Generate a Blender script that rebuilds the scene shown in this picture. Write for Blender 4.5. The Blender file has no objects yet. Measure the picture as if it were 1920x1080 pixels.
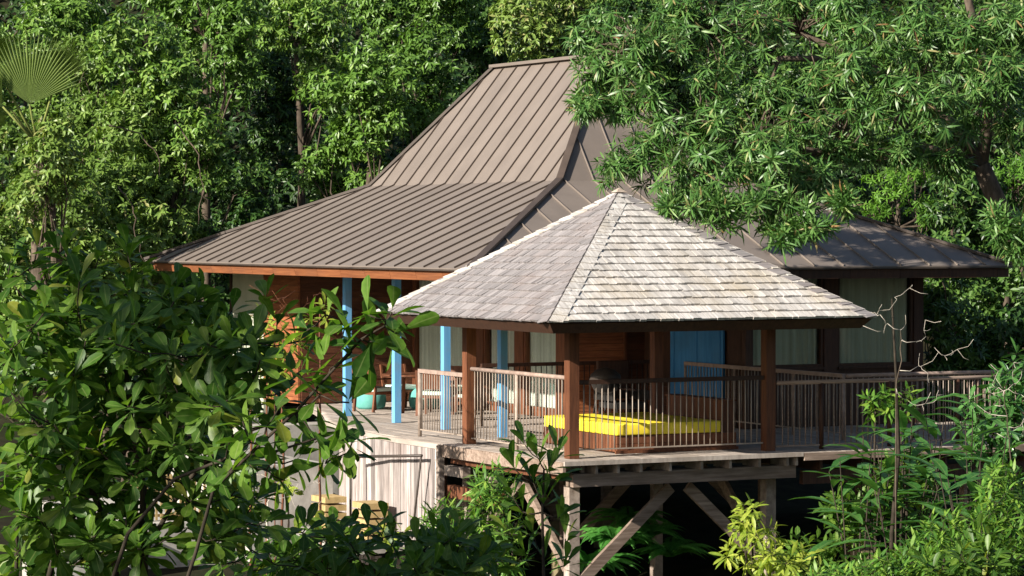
import bpy, math, random
import numpy as np
from mathutils import Vector, Matrix

# ------------------------------------------------------------------ camera, sky, sun, exposure
F, PW, PH = 5567.0, 1920, 1080
TILT, AZ = math.atan(110/F), math.atan(2860/F)
FW = np.array([math.sin(AZ)*math.cos(TILT), math.cos(AZ)*math.cos(TILT), -math.sin(TILT)])
RT = np.array([math.cos(AZ), -math.sin(AZ), 0.0])
UP = np.cross(RT, FW)
def ray(x, y): return FW*F + RT*(x-PW/2) - UP*(y-PH/2)
CAM = -ray(1072, 860)/F*(F/122.0)          # the near gazebo post stands at the world's origin
sc = bpy.context.scene
cd = bpy.data.cameras.new('camera'); co = bpy.data.objects.new('camera', cd); sc.collection.objects.link(co)
cd.sensor_width = 36; cd.lens = 36*F/PW; cd.clip_start = 0.5; cd.clip_end = 2000
co.matrix_world = Matrix(((RT[0], UP[0], -FW[0], CAM[0]), (RT[1], UP[1], -FW[1], CAM[1]), (RT[2], UP[2], -FW[2], CAM[2]), (0, 0, 0, 1)))
sc.camera = co
SUN = Vector((-1.0, -0.24, 0.50)).normalized()
w = bpy.data.worlds.new('World'); sc.world = w; w.use_nodes = True
nt = w.node_tree; bg = nt.nodes['Background']
sk = nt.nodes.new('ShaderNodeTexSky'); sk.sky_type = 'NISHITA'; sk.sun_disc = False
sk.sun_elevation = math.asin(SUN.z); sk.sun_rotation = math.atan2(SUN.x, SUN.y) % (2*math.pi)
nt.links.new(sk.outputs[0], bg.inputs[0]); bg.inputs[1].default_value = 0.055
sl = bpy.data.lights.new('sun', 'SUN'); sl.energy = 5.0; sl.angle = math.radians(0.5); sl.color = (1.0, 0.93, 0.82)
so = bpy.data.objects.new('sun', sl); sc.collection.objects.link(so)
so.rotation_euler = SUN.to_track_quat('Z', 'Y').to_euler(); so.location = (-40, -20, 30)
sc.view_settings.view_transform = 'Standard'; sc.view_settings.look = 'None'
sc.view_settings.exposure = 1.05; sc.view_settings.gamma = 1

# ------------------------------------------------------------------ helpers
col = sc.collection
WO = {}
rng = np.random.default_rng(7)
random.seed(7)
def at(px, py, depth): return CAM + ray(px, py)/F*depth
def depth_of(P): return (np.asarray(P)-CAM) @ FW
def pix(P):
    d = np.asarray(P)-CAM; z = d @ FW
    return PW/2+F*(d@RT)/z, PH/2-F*(d@UP)/z
def ground_z(x, y):
    d = (x-CAM[0])*math.sin(AZ)+(y-CAM[1])*math.cos(AZ)
    xs = [-500, 44, 56, 66, 140, 600]; zs = [-3.3, -3.0, -2.1, -1.3, 34, 120]
    return np.interp(d, xs, zs)
def thing(name, label, cat, loc=(0, 0, 0), group=None):
    o = bpy.data.objects.new(name, None); o.empty_display_size = 0.2; col.objects.link(o)
    o.location = loc; WO[o] = Vector(loc); o['label'] = label; o['category'] = cat
    if group: o['group'] = group
    return o
def link(name, me, m=None, parent=None, at=(0, 0, 0), rot=None):
    o = bpy.data.objects.new(name, me); col.objects.link(o)
    if m is not None and len(me.materials) == 0: me.materials.append(m)
    p = Vector(at)
    if parent is not None: o.parent = parent; o.location = p-WO.get(parent, Vector())
    else: o.location = p
    if rot is not None: o.rotation_euler = rot
    WO[o] = p
    return o
def tag(o, label=None, cat=None, group=None, kind=None):
    if label: o['label'] = label
    if cat: o['category'] = cat
    if group: o['group'] = group
    if kind: o['kind'] = kind
    return o
class Geo:
    def __init__(s): s.v = []; s.f = []; s.t = []
    def add(s, vs, fs, tone=None):
        n = len(s.v); s.v += [tuple(map(float, v)) for v in vs]; s.f += [tuple(i+n for i in f) for f in fs]
        t = random.random() if tone is None else tone
        s.t += [t]*len(fs); return s
    def box(s, a, b, tone=None):
        x0, y0, z0 = a; x1, y1, z1 = b
        return s.add([(x0,y0,z0),(x1,y0,z0),(x1,y1,z0),(x0,y1,z0),(x0,y0,z1),(x1,y0,z1),(x1,y1,z1),(x0,y1,z1)],
              [(0,3,2,1),(4,5,6,7),(0,1,5,4),(1,2,6,5),(2,3,7,6),(3,0,4,7)], tone)
    def beam(s, p, q, w, h, up=(0, 0, 1)):
        p = Vector(p); q = Vector(q); d = (q-p).normalized(); u = Vector(up)
        sd = d.cross(u).normalized()*w/2; u2 = sd.cross(d).normalized()*h/2
        vs = [p-sd-u2, p+sd-u2, p+sd+u2, p-sd+u2, q-sd-u2, q+sd-u2, q+sd+u2, q-sd+u2]
        return s.add(vs, [(0,1,2,3),(7,6,5,4),(0,4,5,1),(1,5,6,2),(2,6,7,3),(3,7,4,0)])
    def tube(s, pts, rad, n=6):
        pts = [Vector(p) for p in pts]; 
        if not hasattr(rad, '__len__'): rad = [rad]*len(pts)
        vs = []; fs = []
        for i, p in enumerate(pts):
            d = (pts[min(i+1, len(pts)-1)]-pts[max(i-1, 0)])
            if d.length < 1e-6: d = Vector((0, 0, 1))
            d.normalize(); a = d.cross(Vector((.31, .52, .8))).normalized(); b = d.cross(a)
            for k in range(n):
                an = 2*math.pi*k/n; vs.append(p+(a*math.cos(an)+b*math.sin(an))*rad[i])
        for i in range(len(pts)-1):
            for k in range(n):
                k2 = (k+1) % n; fs.append((i*n+k, i*n+k2, (i+1)*n+k2, (i+1)*n+k))
        fs.append(tuple(range(n))[::-1]); fs.append(tuple((len(pts)-1)*n+k for k in range(n)))
        return s.add(vs, fs)
    def lathe(s, c, prof, n=20):
        vs = []; fs = []
        for r, z in prof:
            for k in range(n):
                an = 2*math.pi*k/n; vs.append((c[0]+r*math.cos(an), c[1]+r*math.sin(an), c[2]+z))
        for i in range(len(prof)-1):
            for k in range(n):
                k2 = (k+1) % n; fs.append((i*n+k, i*n+k2, (i+1)*n+k2, (i+1)*n+k))
        fs.append(tuple(range(n))[::-1]); fs.append(tuple((len(prof)-1)*n+k for k in range(n)))
        return s.add(vs, fs)
    def mesh(s, name='mesh', smooth=False, bevel=0):
        me = bpy.data.meshes.new(name); me.from_pydata(s.v, [], s.f)
        if bevel:
            import bmesh
            bm = bmesh.new(); bm.from_mesh(me)
            bmesh.ops.bevel(bm, geom=bm.edges[:], offset=bevel, segments=2, affect='EDGES', profile=0.6)
            bm.to_mesh(me); bm.free()
        else:
            a = me.attributes.new('tone', 'FLOAT', 'FACE'); a.data.foreach_set('value', s.t)
        if smooth: me.polygons.foreach_set('use_smooth', [True]*len(me.polygons))
        me.update(); return me
    def make(s, name, m, parent=None, smooth=False, bevel=0, at=(0, 0, 0)): return link(name, s.mesh(name, smooth, bevel), m, parent, at)
def np_mesh(name, V, Fs, tones, smooth=True):
    """V (n,3); Fs list of (m,k) int arrays; tones list of (m,) arrays"""
    me = bpy.data.meshes.new(name); me.vertices.add(len(V)); me.vertices.foreach_set('co', np.ascontiguousarray(V, dtype=np.float32).ravel())
    loops = np.concatenate([f.ravel() for f in Fs]); tot = np.concatenate([np.full(len(f), f.shape[1]) for f in Fs])
    st = np.concatenate([[0], np.cumsum(tot)[:-1]])
    me.loops.add(len(loops)); me.loops.foreach_set('vertex_index', loops.astype(np.int32))
    me.polygons.add(len(tot)); me.polygons.foreach_set('loop_start', st.astype(np.int32)); me.polygons.foreach_set('loop_total', tot.astype(np.int32))
    me.polygons.foreach_set('use_smooth', np.full(len(tot), smooth))
    me.update(calc_edges=True)
    a = me.attributes.new('tone', 'FLOAT', 'FACE'); a.data.foreach_set('value', np.concatenate(tones).astype(np.float32))
    return me

# ------------------------------------------------------------------ materials
def newmat(name):
    m = bpy.data.materials.new(name); m.use_nodes = True; t = m.node_tree
    return m, t, t.nodes['Principled BSDF'], (lambda k: t.nodes.new(k)), t.links.new
def tone_node(N, L):
    a = N('ShaderNodeAttribute'); a.attribute_name = 'tone'
    oi = N('ShaderNodeObjectInfo'); s = N('ShaderNodeMath'); s.operation = 'ADD'
    L(a.outputs['Fac'], s.inputs[0]); L(oi.outputs['Random'], s.inputs[1])
    fr = N('ShaderNodeMath'); fr.operation = 'FRACT'; L(s.outputs[0], fr.inputs[0]); return fr.outputs[0]
def ramp(N, cols):
    r = N('ShaderNodeValToRGB'); e = r.color_ramp.elements
    while len(e) < len(cols): e.new(0.5)
    for i, (p, c) in enumerate(cols): e[i].position = p; e[i].color = (*c, 1)
    return r
def mixc(N, L, mode, fac, a, b):
    x = N('ShaderNodeMix'); x.data_type = 'RGBA'; x.blend_type = mode
    if isinstance(fac, float): x.inputs[0].default_value = fac
    else: L(fac, x.inputs[0])
    for s, v in ((6, a), (7, b)):
        if isinstance(v, tuple): x.inputs[s].default_value = (*v, 1)
        else: L(v, x.inputs[s])
    return x.outputs[2]
def surf(name, c1, c2, scale=(6, 6, 6), rough=.7, vary=.25, bump=.15, spec=.3, dirt=None, nscale=1.0, metal=0.0, dirt_scale=1.3):
    """colour from stretched world-space noise, a tone per piece, and soft blotches of dirt"""
    m, t, P, N, L = newmat(name)
    g = N('ShaderNodeNewGeometry'); mp = N('ShaderNodeMapping'); mp.inputs['Scale'].default_value = scale
    L(g.outputs['Position'], mp.inputs['Vector'])
    tn = tone_node(N, L)
    ad = N('ShaderNodeVectorMath'); ad.operation = 'ADD'; L(mp.outputs[0], ad.inputs[0])
    mu = N('ShaderNodeMath'); mu.operation = 'MULTIPLY'; mu.inputs[1].default_value = 37; L(tn, mu.inputs[0]); L(mu.outputs[0], ad.inputs[1])
    n = N('ShaderNodeTexNoise'); n.inputs['Scale'].default_value = nscale; n.inputs['Detail'].default_value = 6; n.inputs['Roughness'].default_value = .62
    L(ad.outputs[0], n.inputs['Vector'])
    r = ramp(N, [(.32, c1), (.68, c2)]); L(n.outputs['Fac'], r.inputs[0])
    tv = ramp(N, [(0, (1-vary,)*3), (1, (1+vary,)*3)]); L(tn, tv.inputs[0])
    c = mixc(N, L, 'MULTIPLY', 1.0, r.outputs[0], tv.outputs[0])
    if dirt:
        n2 = N('ShaderNodeTexNoise'); n2.inputs['Scale'].default_value = dirt_scale; n2.inputs['Detail'].default_value = 5; L(g.outputs['Position'], n2.inputs['Vector'])
        r2 = ramp(N, [(.48, (0, 0, 0)), (.72, (1, 1, 1))]); L(n2.outputs['Fac'], r2.inputs[0])
        f = N('ShaderNodeMath'); f.operation = 'MULTIPLY'; f.inputs[1].default_value = .6; L(r2.outputs[0], f.inputs[0])
        c = mixc(N, L, 'MIX', f.outputs[0], c, dirt)
    L(c, P.inputs['Base Color']); P.inputs['Roughness'].default_value = rough; P.inputs['Specular IOR Level'].default_value = spec; P.inputs['Metallic'].default_value = metal
    if bump:
        b = N('ShaderNodeBump'); b.inputs['Strength'].default_value = bump; b.inputs['Distance'].default_value = .01
        L(n.outputs['Fac'], b.inputs['Height']); L(b.outputs[0], P.inputs['Normal'])
    return m
def leafmat(name, cols, trans=.3, rough=.42, spec=.4, tint=(1.25, 1.35, .55)):
    m, t, P, N, L = newmat(name)
    tn = tone_node(N, L); r = ramp(N, cols); L(tn, r.inputs[0])
    ea = N('ShaderNodeAttribute'); ea.attribute_name = 'edge'; er = ramp(N, [(.0, (1, 1, 1)), (.13, (0, 0, 0))]); L(ea.outputs['Fac'], er.inputs[0])
    g = N('ShaderNodeNewGeometry'); nz = N('ShaderNodeTexNoise'); nz.inputs['Scale'].default_value = 28; nz.inputs['Detail'].default_value = 3; L(g.outputs['Position'], nz.inputs['Vector'])
    nr = ramp(N, [(.35, (.72, .76, .7)), (.65, (1.15, 1.12, 1.1))]); L(nz.outputs['Fac'], nr.inputs[0])
    c0 = mixc(N, L, 'MULTIPLY', 1.0, r.outputs[0], nr.outputs[0]); mf = N('ShaderNodeMath'); mf.operation = 'MULTIPLY'; mf.inputs[1].default_value = .55; L(er.outputs[0], mf.inputs[0])
    c1 = mixc(N, L, 'MIX', mf.outputs[0], c0, (.28, .34, .12)); L(c1, P.inputs['Base Color']); P.inputs['Roughness'].default_value = rough; P.inputs['Specular IOR Level'].default_value = spec
    tr = N('ShaderNodeBsdfTranslucent'); c = mixc(N, L, 'MULTIPLY', 1.0, c1, tint); L(c, tr.inputs[0])
    mx = N('ShaderNodeMixShader'); mx.inputs[0].default_value = trans
    L(P.outputs[0], mx.inputs[1]); L(tr.outputs[0], mx.inputs[2]); L(mx.outputs[0], t.nodes['Material Output'].inputs[0])
    return m
M = {}
M['roof'] = surf('roof_metal', (.165,.136,.116), (.19,.158,.136), (1.2,1.2,1.2), .5, .05, .02, .35, dirt=(.14,.116,.10))
M['seam'] = surf('seam_metal', (.05,.037,.030), (.07,.052,.042), (3,3,3), .5, .05, .02, .35)
M['trim'] = surf('trim_metal', (.045,.035,.03), (.07,.055,.045), (3,3,3), .5, .05, .02)
M['fascia'] = surf('fascia_wood', (.16,.055,.024), (.28,.105,.043), (6,1.2,30), .55, .14, .2, .3, dirt=(.18,.075,.04))
M['brown'] = surf('brown_wood', (.085,.031,.016), (.18,.068,.031), (22,22,2.2), .6, .2, .25)
M['dark'] = surf('dark_wood', (.035,.016,.010), (.07,.032,.018), (20,20,3), .6, .2, .2)
M['panel'] = surf('panel_wood', (.17,.055,.024), (.33,.12,.05), (3,3,26), .55, .22, .2)
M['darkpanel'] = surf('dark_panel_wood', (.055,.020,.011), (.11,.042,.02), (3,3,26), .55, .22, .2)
M['grey'] = surf('weathered_wood', (.20,.155,.125), (.40,.33,.28), (3,3,3), .85, .25, .5, .15, dirt=(.13,.095,.075), nscale=3)
M['greyx'] = surf('weathered_beam', (.15,.105,.08), (.33,.25,.20), (1.5,18,22), .85, .2, .5, .15, dirt=(.10,.075,.055))
M['clad'] = surf('cladding_wood', (.15,.125,.115), (.42,.37,.35), (14,14,1.3), .85, .42, .4, .12, dirt=(.17,.12,.10))
M['deck'] = surf('deck_wood', (.30,.25,.215), (.46,.40,.35), (16,1.0,4), .85, .16, .3, .15, dirt=(.23,.19,.155), dirt_scale=.8)
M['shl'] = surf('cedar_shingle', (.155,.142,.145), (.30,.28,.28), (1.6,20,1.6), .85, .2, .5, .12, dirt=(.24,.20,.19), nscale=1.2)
M['shr'] = surf('bright_face_cedar_shingle', (.32,.295,.275), (.62,.59,.56), (20,1.6,1.6), .8, .17, .5, .12, dirt=(.46,.39,.29), nscale=1.2)  # paler shingle copy; the right face's extra brightness is put in its colour
M['blue'] = surf('blue_paint', (.10,.31,.58), (.16,.40,.66), (14,14,1.0), .5, .06, .12, .35, dirt=(.17,.30,.44), dirt_scale=3.5)
M['bluep'] = surf('blue_panel_paint', (.03,.17,.40), (.06,.25,.52), (10,10,1.2), .5, .05, .1, .35, dirt=(.05,.16,.32), dirt_scale=2.5)
M['beige'] = surf('plaster', (.40,.42,.32), (.50,.52,.41), (2,2,2), .85, .04, .1, .2, dirt=(.34,.36,.27))
M['conc'] = surf('concrete', (.30,.28,.25), (.52,.50,.46), (2,2,1), .9, .04, .35, .15, dirt=(.19,.17,.14), nscale=2.2)
M['conc_d'] = surf('footing_concrete', (.13,.11,.07), (.30,.24,.13), (3,3,3), .9, .1, .35, .15)
M['curtain'] = surf('curtain_cloth', (.58,.59,.55), (.89,.90,.86), (13,13,.04), .9, .04, .03, .1)  # vertical light and dark bands paint the shading of the pleats
M['yellow'] = surf('yellow_cover', (.80,.62,.035), (.88,.72,.06), (2,2,2), .6, .04, .08, .3)
M['teal'] = surf('teal_cushion', (.10,.34,.30), (.14,.40,.36), (9,9,9), .85, .1, .1, .15)
M['aqua'] = surf('aqua_seat', (.50,.68,.60), (.58,.76,.68), (9,9,9), .85, .1, .1, .15)
M['rail'] = surf('rail_wood', (.23,.165,.135), (.37,.28,.235), (7,7,7), .75, .1, .25, .2)
M['bal'] = surf('baluster_metal', (.22,.175,.14), (.34,.28,.23), (5,5,5), .45, .15, .05, .5)
M['black'] = surf('black_metal', (.012,.011,.010), (.025,.022,.02), (5,5,5), .45, .1, .05, .4)
M['soil'] = surf('forest_floor', (.010,.009,.005), (.028,.026,.013), (1.5,1.5,1.5), .95, 0, .6, .1, dirt=(.014,.024,.008), nscale=2)
M['bark'] = surf('bark', (.045,.035,.026), (.13,.10,.075), (6,6,2), .9, .2, .7, .1, nscale=2)
M['bark_dark'] = surf('dark_bark', (.022,.018,.013), (.06,.048,.036), (9,9,3), .9, .2, .5, .1, nscale=2)
M['bark_pale'] = surf('pale_twig', (.38,.33,.27), (.62,.56,.48), (9,9,3), .85, .1, .3, .1, nscale=2)
M['stem'] = surf('green_stem', (.10,.13,.03), (.22,.24,.07), (9,9,3), .8, .2, .2, .2, nscale=2)
M['interior'] = surf('room_lining', (.03,.025,.02), (.05,.04,.03), (2,2,2), .9, .04, 0, .1)
g_, t_, P_, N_, L_ = newmat('window_glass')
tb = N_('ShaderNodeBsdfTransparent'); tb.inputs[0].default_value = (.90, .93, .91, 1); gl = N_('ShaderNodeBsdfGlossy'); gl.inputs['Roughness'].default_value = .02
lw0 = N_('ShaderNodeLayerWeight'); lw0.inputs[0].default_value = .5; pw_ = N_('ShaderNodeMath'); pw_.operation = 'POWER'; pw_.inputs[1].default_value = 4; L_(lw0.outputs['Facing'], pw_.inputs[0])
lw = N_('ShaderNodeMath'); lw.operation = 'MULTIPLY_ADD'; lw.inputs[1].default_value = .7; lw.inputs[2].default_value = .04; L_(pw_.outputs[0], lw.inputs[0]); mx = N_('ShaderNodeMixShader')
L_(lw.outputs[0], mx.inputs[0]); L_(tb.outputs[0], mx.inputs[1]); L_(gl.outputs[0], mx.inputs[2]); L_(mx.outputs[0], t_.nodes['Material Output'].inputs[0])
M['glass'] = g_; M['tinted'] = g_.copy(); M['tinted'].node_tree.nodes[tb.name].inputs[0].default_value = (.80,.82,.76,1)
M['lf_bg'] = leafmat('forest_leaf', [(0, (.045,.10,.018)), (.5, (.10,.20,.032)), (.85, (.16,.28,.05)), (1, (.23,.33,.08))], .22, .4, .4)
M['lf_bgy'] = leafmat('yellowish_forest_leaf', [(0, (.08,.135,.022)), (.5, (.13,.225,.04)), (.9, (.21,.30,.07)), (1, (.30,.28,.11))], .24, .42, .4)
M['lf_bgd'] = leafmat('dark_forest_leaf', [(0, (.02,.055,.012)), (.5, (.055,.125,.024)), (1, (.11,.20,.04))], .2, .4, .4)  # darker leaf copy; the shade of recessed trees is put in its colour
M['lf_far'] = leafmat('far_forest_leaf', [(0, (.012,.035,.008)), (.6, (.035,.08,.016)), (1, (.08,.14,.03))], .25)  # kept dark so the shade between far crowns lies in the leaf colour
M['lf_mango'] = leafmat('long_narrow_leaf', [(0, (.04,.11,.024)), (.6, (.085,.19,.042)), (.93, (.16,.27,.08)), (.97, (.30,.30,.13)), (1, (.22,.12,.05))], .2, .4, .4)
M['lf_fg'] = leafmat('broad_glossy_leaf', [(0, (.04,.105,.016)), (.6, (.095,.195,.026)), (.93, (.155,.26,.037)), (1, (.24,.26,.04))], .45, .42, .35)
M['lf_bright'] = leafmat('bright_shrub_leaf', [(0, (.05,.14,.022)), (.6, (.125,.26,.038)), (1, (.24,.36,.055))], .34, .45, .35)
M['lf_yg'] = leafmat('yellow_green_leaf', [(0, (.18,.27,.03)), (.6, (.32,.40,.05)), (1, (.46,.50,.09))], .4, .45, .35)
M['lf_fern'] = leafmat('fern_leaf', [(0, (.07,.25,.045)), (1, (.14,.38,.08))], .45, .5, .3)
M['lf_ferny'] = leafmat('feathery_tree_leaf', [(0, (.07,.18,.02)), (1, (.17,.34,.045))], .4, .5, .3)
M['lf_ginger'] = leafmat('ginger_leaf', [(0, (.045,.14,.035)), (1, (.10,.25,.06))], .35, .3, .6)
M['lf_palm'] = leafmat('palm_blade', [(0, (.09,.17,.035)), (1, (.17,.27,.06))], .3, .4, .5)

# ------------------------------------------------------------------ leaves
# template: (t along, a across -1..1, normal offset); faces
def template(kind):
    if kind == 'diamond':
        v = [(0,0,0),(.42,-1,.25),(.42,1,.25),(1,0,0)]; f = [[], []]; tri = [(0,2,3),(0,3,1)]; return np.array(v, float), [np.array(tri)]
    if kind == 'lance':
        v = [(0,0,0),(.3,-.9,.1),(.3,.9,.1),(.68,-.8,.1),(.68,.8,.1),(1,0,0)]
        return np.array(v, float), [np.array([(0,2,1),(3,4,5)]), np.array([(1,2,4,3)])]
    if kind == 'ovate':
        st = [(.10,.10),(.35,.72),(.6,1.0),(.82,.78)]
    elif kind == 'obovate':
        st = [(.14,.05),(.42,.48),(.66,.92),(.86,.88),(.96,.45)]
    elif kind == 'long':
        st = [(.12,.35),(.35,.95),(.6,1.0),(.82,.6)]
    v = [(0,0,0)]; q = []; tr = []
    for i, (t, w_) in enumerate(st): v += [(t,-w_,w_*.22),(t,0,0),(t,w_,w_*.22)]
    v.append((1,0,.0)); n = len(v)-1
    tr += [(0,2,1),(0,3,2),(n,n-3,n-2),(n,n-2,n-1)]
    for i in range(len(st)-1):
        b = 1+3*i; q += [(b,b+1,b+4,b+3),(b+1,b+2,b+5,b+4)]
    return np.array(v, float), [np.array(tr), np.array(q)]
TPL = {k: template(k) for k in ('diamond','lance','ovate','obovate','long')}
def norm(a): return a/np.maximum(np.linalg.norm(a, axis=-1, keepdims=True), 1e-9)
def leaf_frames(B, D, Nn):
    D = norm(D); S = norm(np.cross(D, Nn)); Nn = np.cross(S, D); return D, S, Nn
def leaf_mesh(name, B, D, Nn, Ln, Wd, kind, curl=.2, tone=None, r=rng):
    T, Fs = TPL[kind]; n = len(B); k = len(T); D, S, Nn = leaf_frames(B, D, Nn)
    Ln = np.broadcast_to(Ln, (n,))[:, None, None]; Wd = np.broadcast_to(Wd, (n,))[:, None, None]; cu = np.broadcast_to(curl, (n,))[:, None, None]
    t = T[None, :, 0:1]; a = T[None, :, 1:2]; o = T[None, :, 2:3]
    V = B[:, None]+D[:, None]*(Ln*t)+S[:, None]*(Wd*a*.5)+Nn[:, None]*(Wd*o*.5*1.2-cu*Ln*t*t)
    off = (np.arange(n)*k)[:, None, None]; tone = r.random(n) if tone is None else np.clip(tone, 0, .999)
    FF = [(f[None]+off).reshape(-1, f.shape[1]) for f in Fs]; TT = [np.repeat(tone, len(f)) for f in Fs]
    me = np_mesh(name, V.reshape(-1, 3), FF, TT)
    ed = np.ones(k) if kind in ('diamond', 'lance') else np.where(np.abs(T[:, 1]) > 0, 1.0, 0.0)
    a_ = me.attributes.new('edge', 'FLOAT', 'POINT'); a_.data.foreach_set('value', np.tile(ed, n).astype(np.float32))
    return me
def sphere_dirs(n, r, back=-.6):
    out = np.empty((0, 3)); toc = -FW
    while len(out) < n:
        d = norm(r.normal(size=(n*2, 3))); d = d[(d@toc) > back]; out = np.vstack([out, d])
    return out[:n]
def rosettes(P, A, m, r, lo=35, hi=95, sag=.25):
    """m leaves spread round each tip P with growing axis A -> B, D, N, idx"""
    n = len(P); A = norm(A); ref = norm(np.cross(A, r.normal(size=A.shape))); ref2 = np.cross(A, ref)
    ph = (np.arange(m)[None]*2.39996+r.random((n, 1))*6.28)+r.normal(size=(n, m))*.2
    al = np.radians(lo+(hi-lo)*(np.arange(m)[None]/max(m-1, 1)))+r.normal(size=(n, m))*.12
    rad = ref[:, None]*np.cos(ph)[..., None]+ref2[:, None]*np.sin(ph)[..., None]
    D = A[:, None]*np.cos(al)[..., None]+rad*np.sin(al)[..., None]; D[..., 2] -= sag
    D = norm(D); N = A[:, None]+np.array([0, 0, .6])-.15*rad
    B = np.repeat(P[:, None], m, 1)-A[:, None]*(np.arange(m)[None, :, None]*.006)
    return B.reshape(-1, 3), D.reshape(-1, 3), np.broadcast_to(N, D.shape).reshape(-1, 3), np.repeat(np.arange(n), m)
def sub_blobs(blobs, r, per=14, frac=.42):
    out = []
    for (c, R) in blobs:
        d = sphere_dirs(per, r, -.35)
        # spread directions apart a little
        for k in range(per):
            rr = R*frac*(.7+.6*r.random()); out.append((c+d[k]*(R-rr)*(.75+.35*r.random())*np.array([1, 1, .9]), rr))
        out.append((c, R*.55))
    return out
def tips_on(subs, dens, r, up=.35):
    P = []; A = []
    for (c, R) in subs:
        n = max(3, int(dens*R*R)); d = sphere_dirs(n, r, -.55); keep = d[:, 2] > -.75; d = d[keep]
        rr = R*(.55+.5*r.random((len(d), 1))**.6)
        P.append(c+d*rr*np.array([1, 1, .8])); a = d.copy(); a[:, 2] += up; A.append(a)
    return np.vstack(P), norm(np.vstack(A))
def limb_geo(g, base, targets, r0, r, n=5, sag=.0):
    for tq, r1 in targets:
        p = Vector(base); q = Vector(tq); mid = p.lerp(q, .5)+Vector(r.normal(size=3)*(q-p).length*.08); mid.z += (q-p).length*.06
        pts = [p, p.lerp(mid, .55)+Vector(r.normal(size=3)*.04), mid, mid.lerp(q, .5)+Vector(r.normal(size=3)*.04), q]
        g.tube(pts, list(np.linspace(r0, r1, 5)), n)

# ------------------------------------------------------------------ ground
n = 130; s_ = np.linspace(-1, 1, n); s_ = np.sign(s_)*np.abs(s_)**2.2*500
gx, gy = np.meshgrid(s_+5, s_+8, indexing='ij'); gz = ground_z(gx, gy)+.18*np.sin(gx*.7)*np.cos(gy*.9)+.1*np.sin(gx*2.1+gy)
V = np.stack([gx, gy, gz], -1).reshape(-1, 3); ii = np.arange(n*n).reshape(n, n)
Q = np.stack([ii[:-1, :-1], ii[1:, :-1], ii[1:, 1:], ii[:-1, 1:]], -1).reshape(-1, 4)
gm = np_mesh('ground', V, [Q], [np.zeros(len(Q))]); link('ground', gm, M['soil'])['kind'] = 'structure'

# ------------------------------------------------------------------ house
HX0, HX1, HY0, HY1, HZ = -.1, 10.8, 3.3, 18.6, 2.88
KT, KZ = 3.55, 4.40           # width in plan of the shallow skirt and height of the break
UT, UZ = 1.90, 6.77           # width of the steep part and height of the ridge
house = thing('house', 'low timber house with tall brown metal roof and blue posts, behind the gazebo', 'house', (HX0, HY0, 0))
rf = link('roof', (lambda g: g.box((HX0+.25, HY0+.25, 2.72), (HX1-.25, HY1-.25, 2.76)).mesh('roof'))(Geo()), M['dark'], house)
def face_pt(side, a, s):
    """a: position along eave in metres from the first corner, s: 0 eave, 1 break, 2 ridge (inward)"""
    t = KT*min(s, 1)+UT*max(s-1, 0); z = HZ+(KZ-HZ)*min(s, 1)+(UZ-KZ)*max(s-1, 0)
    if side == 0: return Vector((HX0+t, HY0+a, z))
    if side == 1: return Vector((HX0+a, HY0+t, z))
    if side == 2: return Vector((HX1-t, HY0+a, z))
    return Vector((HX0+a, HY1-t, z))
def smax(side, a):
    Lg = (HY1-HY0) if side in (0, 2) else (HX1-HX0)
    d = min(a, Lg-a)
    return d/KT if d < KT else min(2, 1+(d-KT)/UT)
NRM = {0: (-1, 0), 1: (0, -1), 2: (1, 0), 3: (0, 1)}
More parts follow.
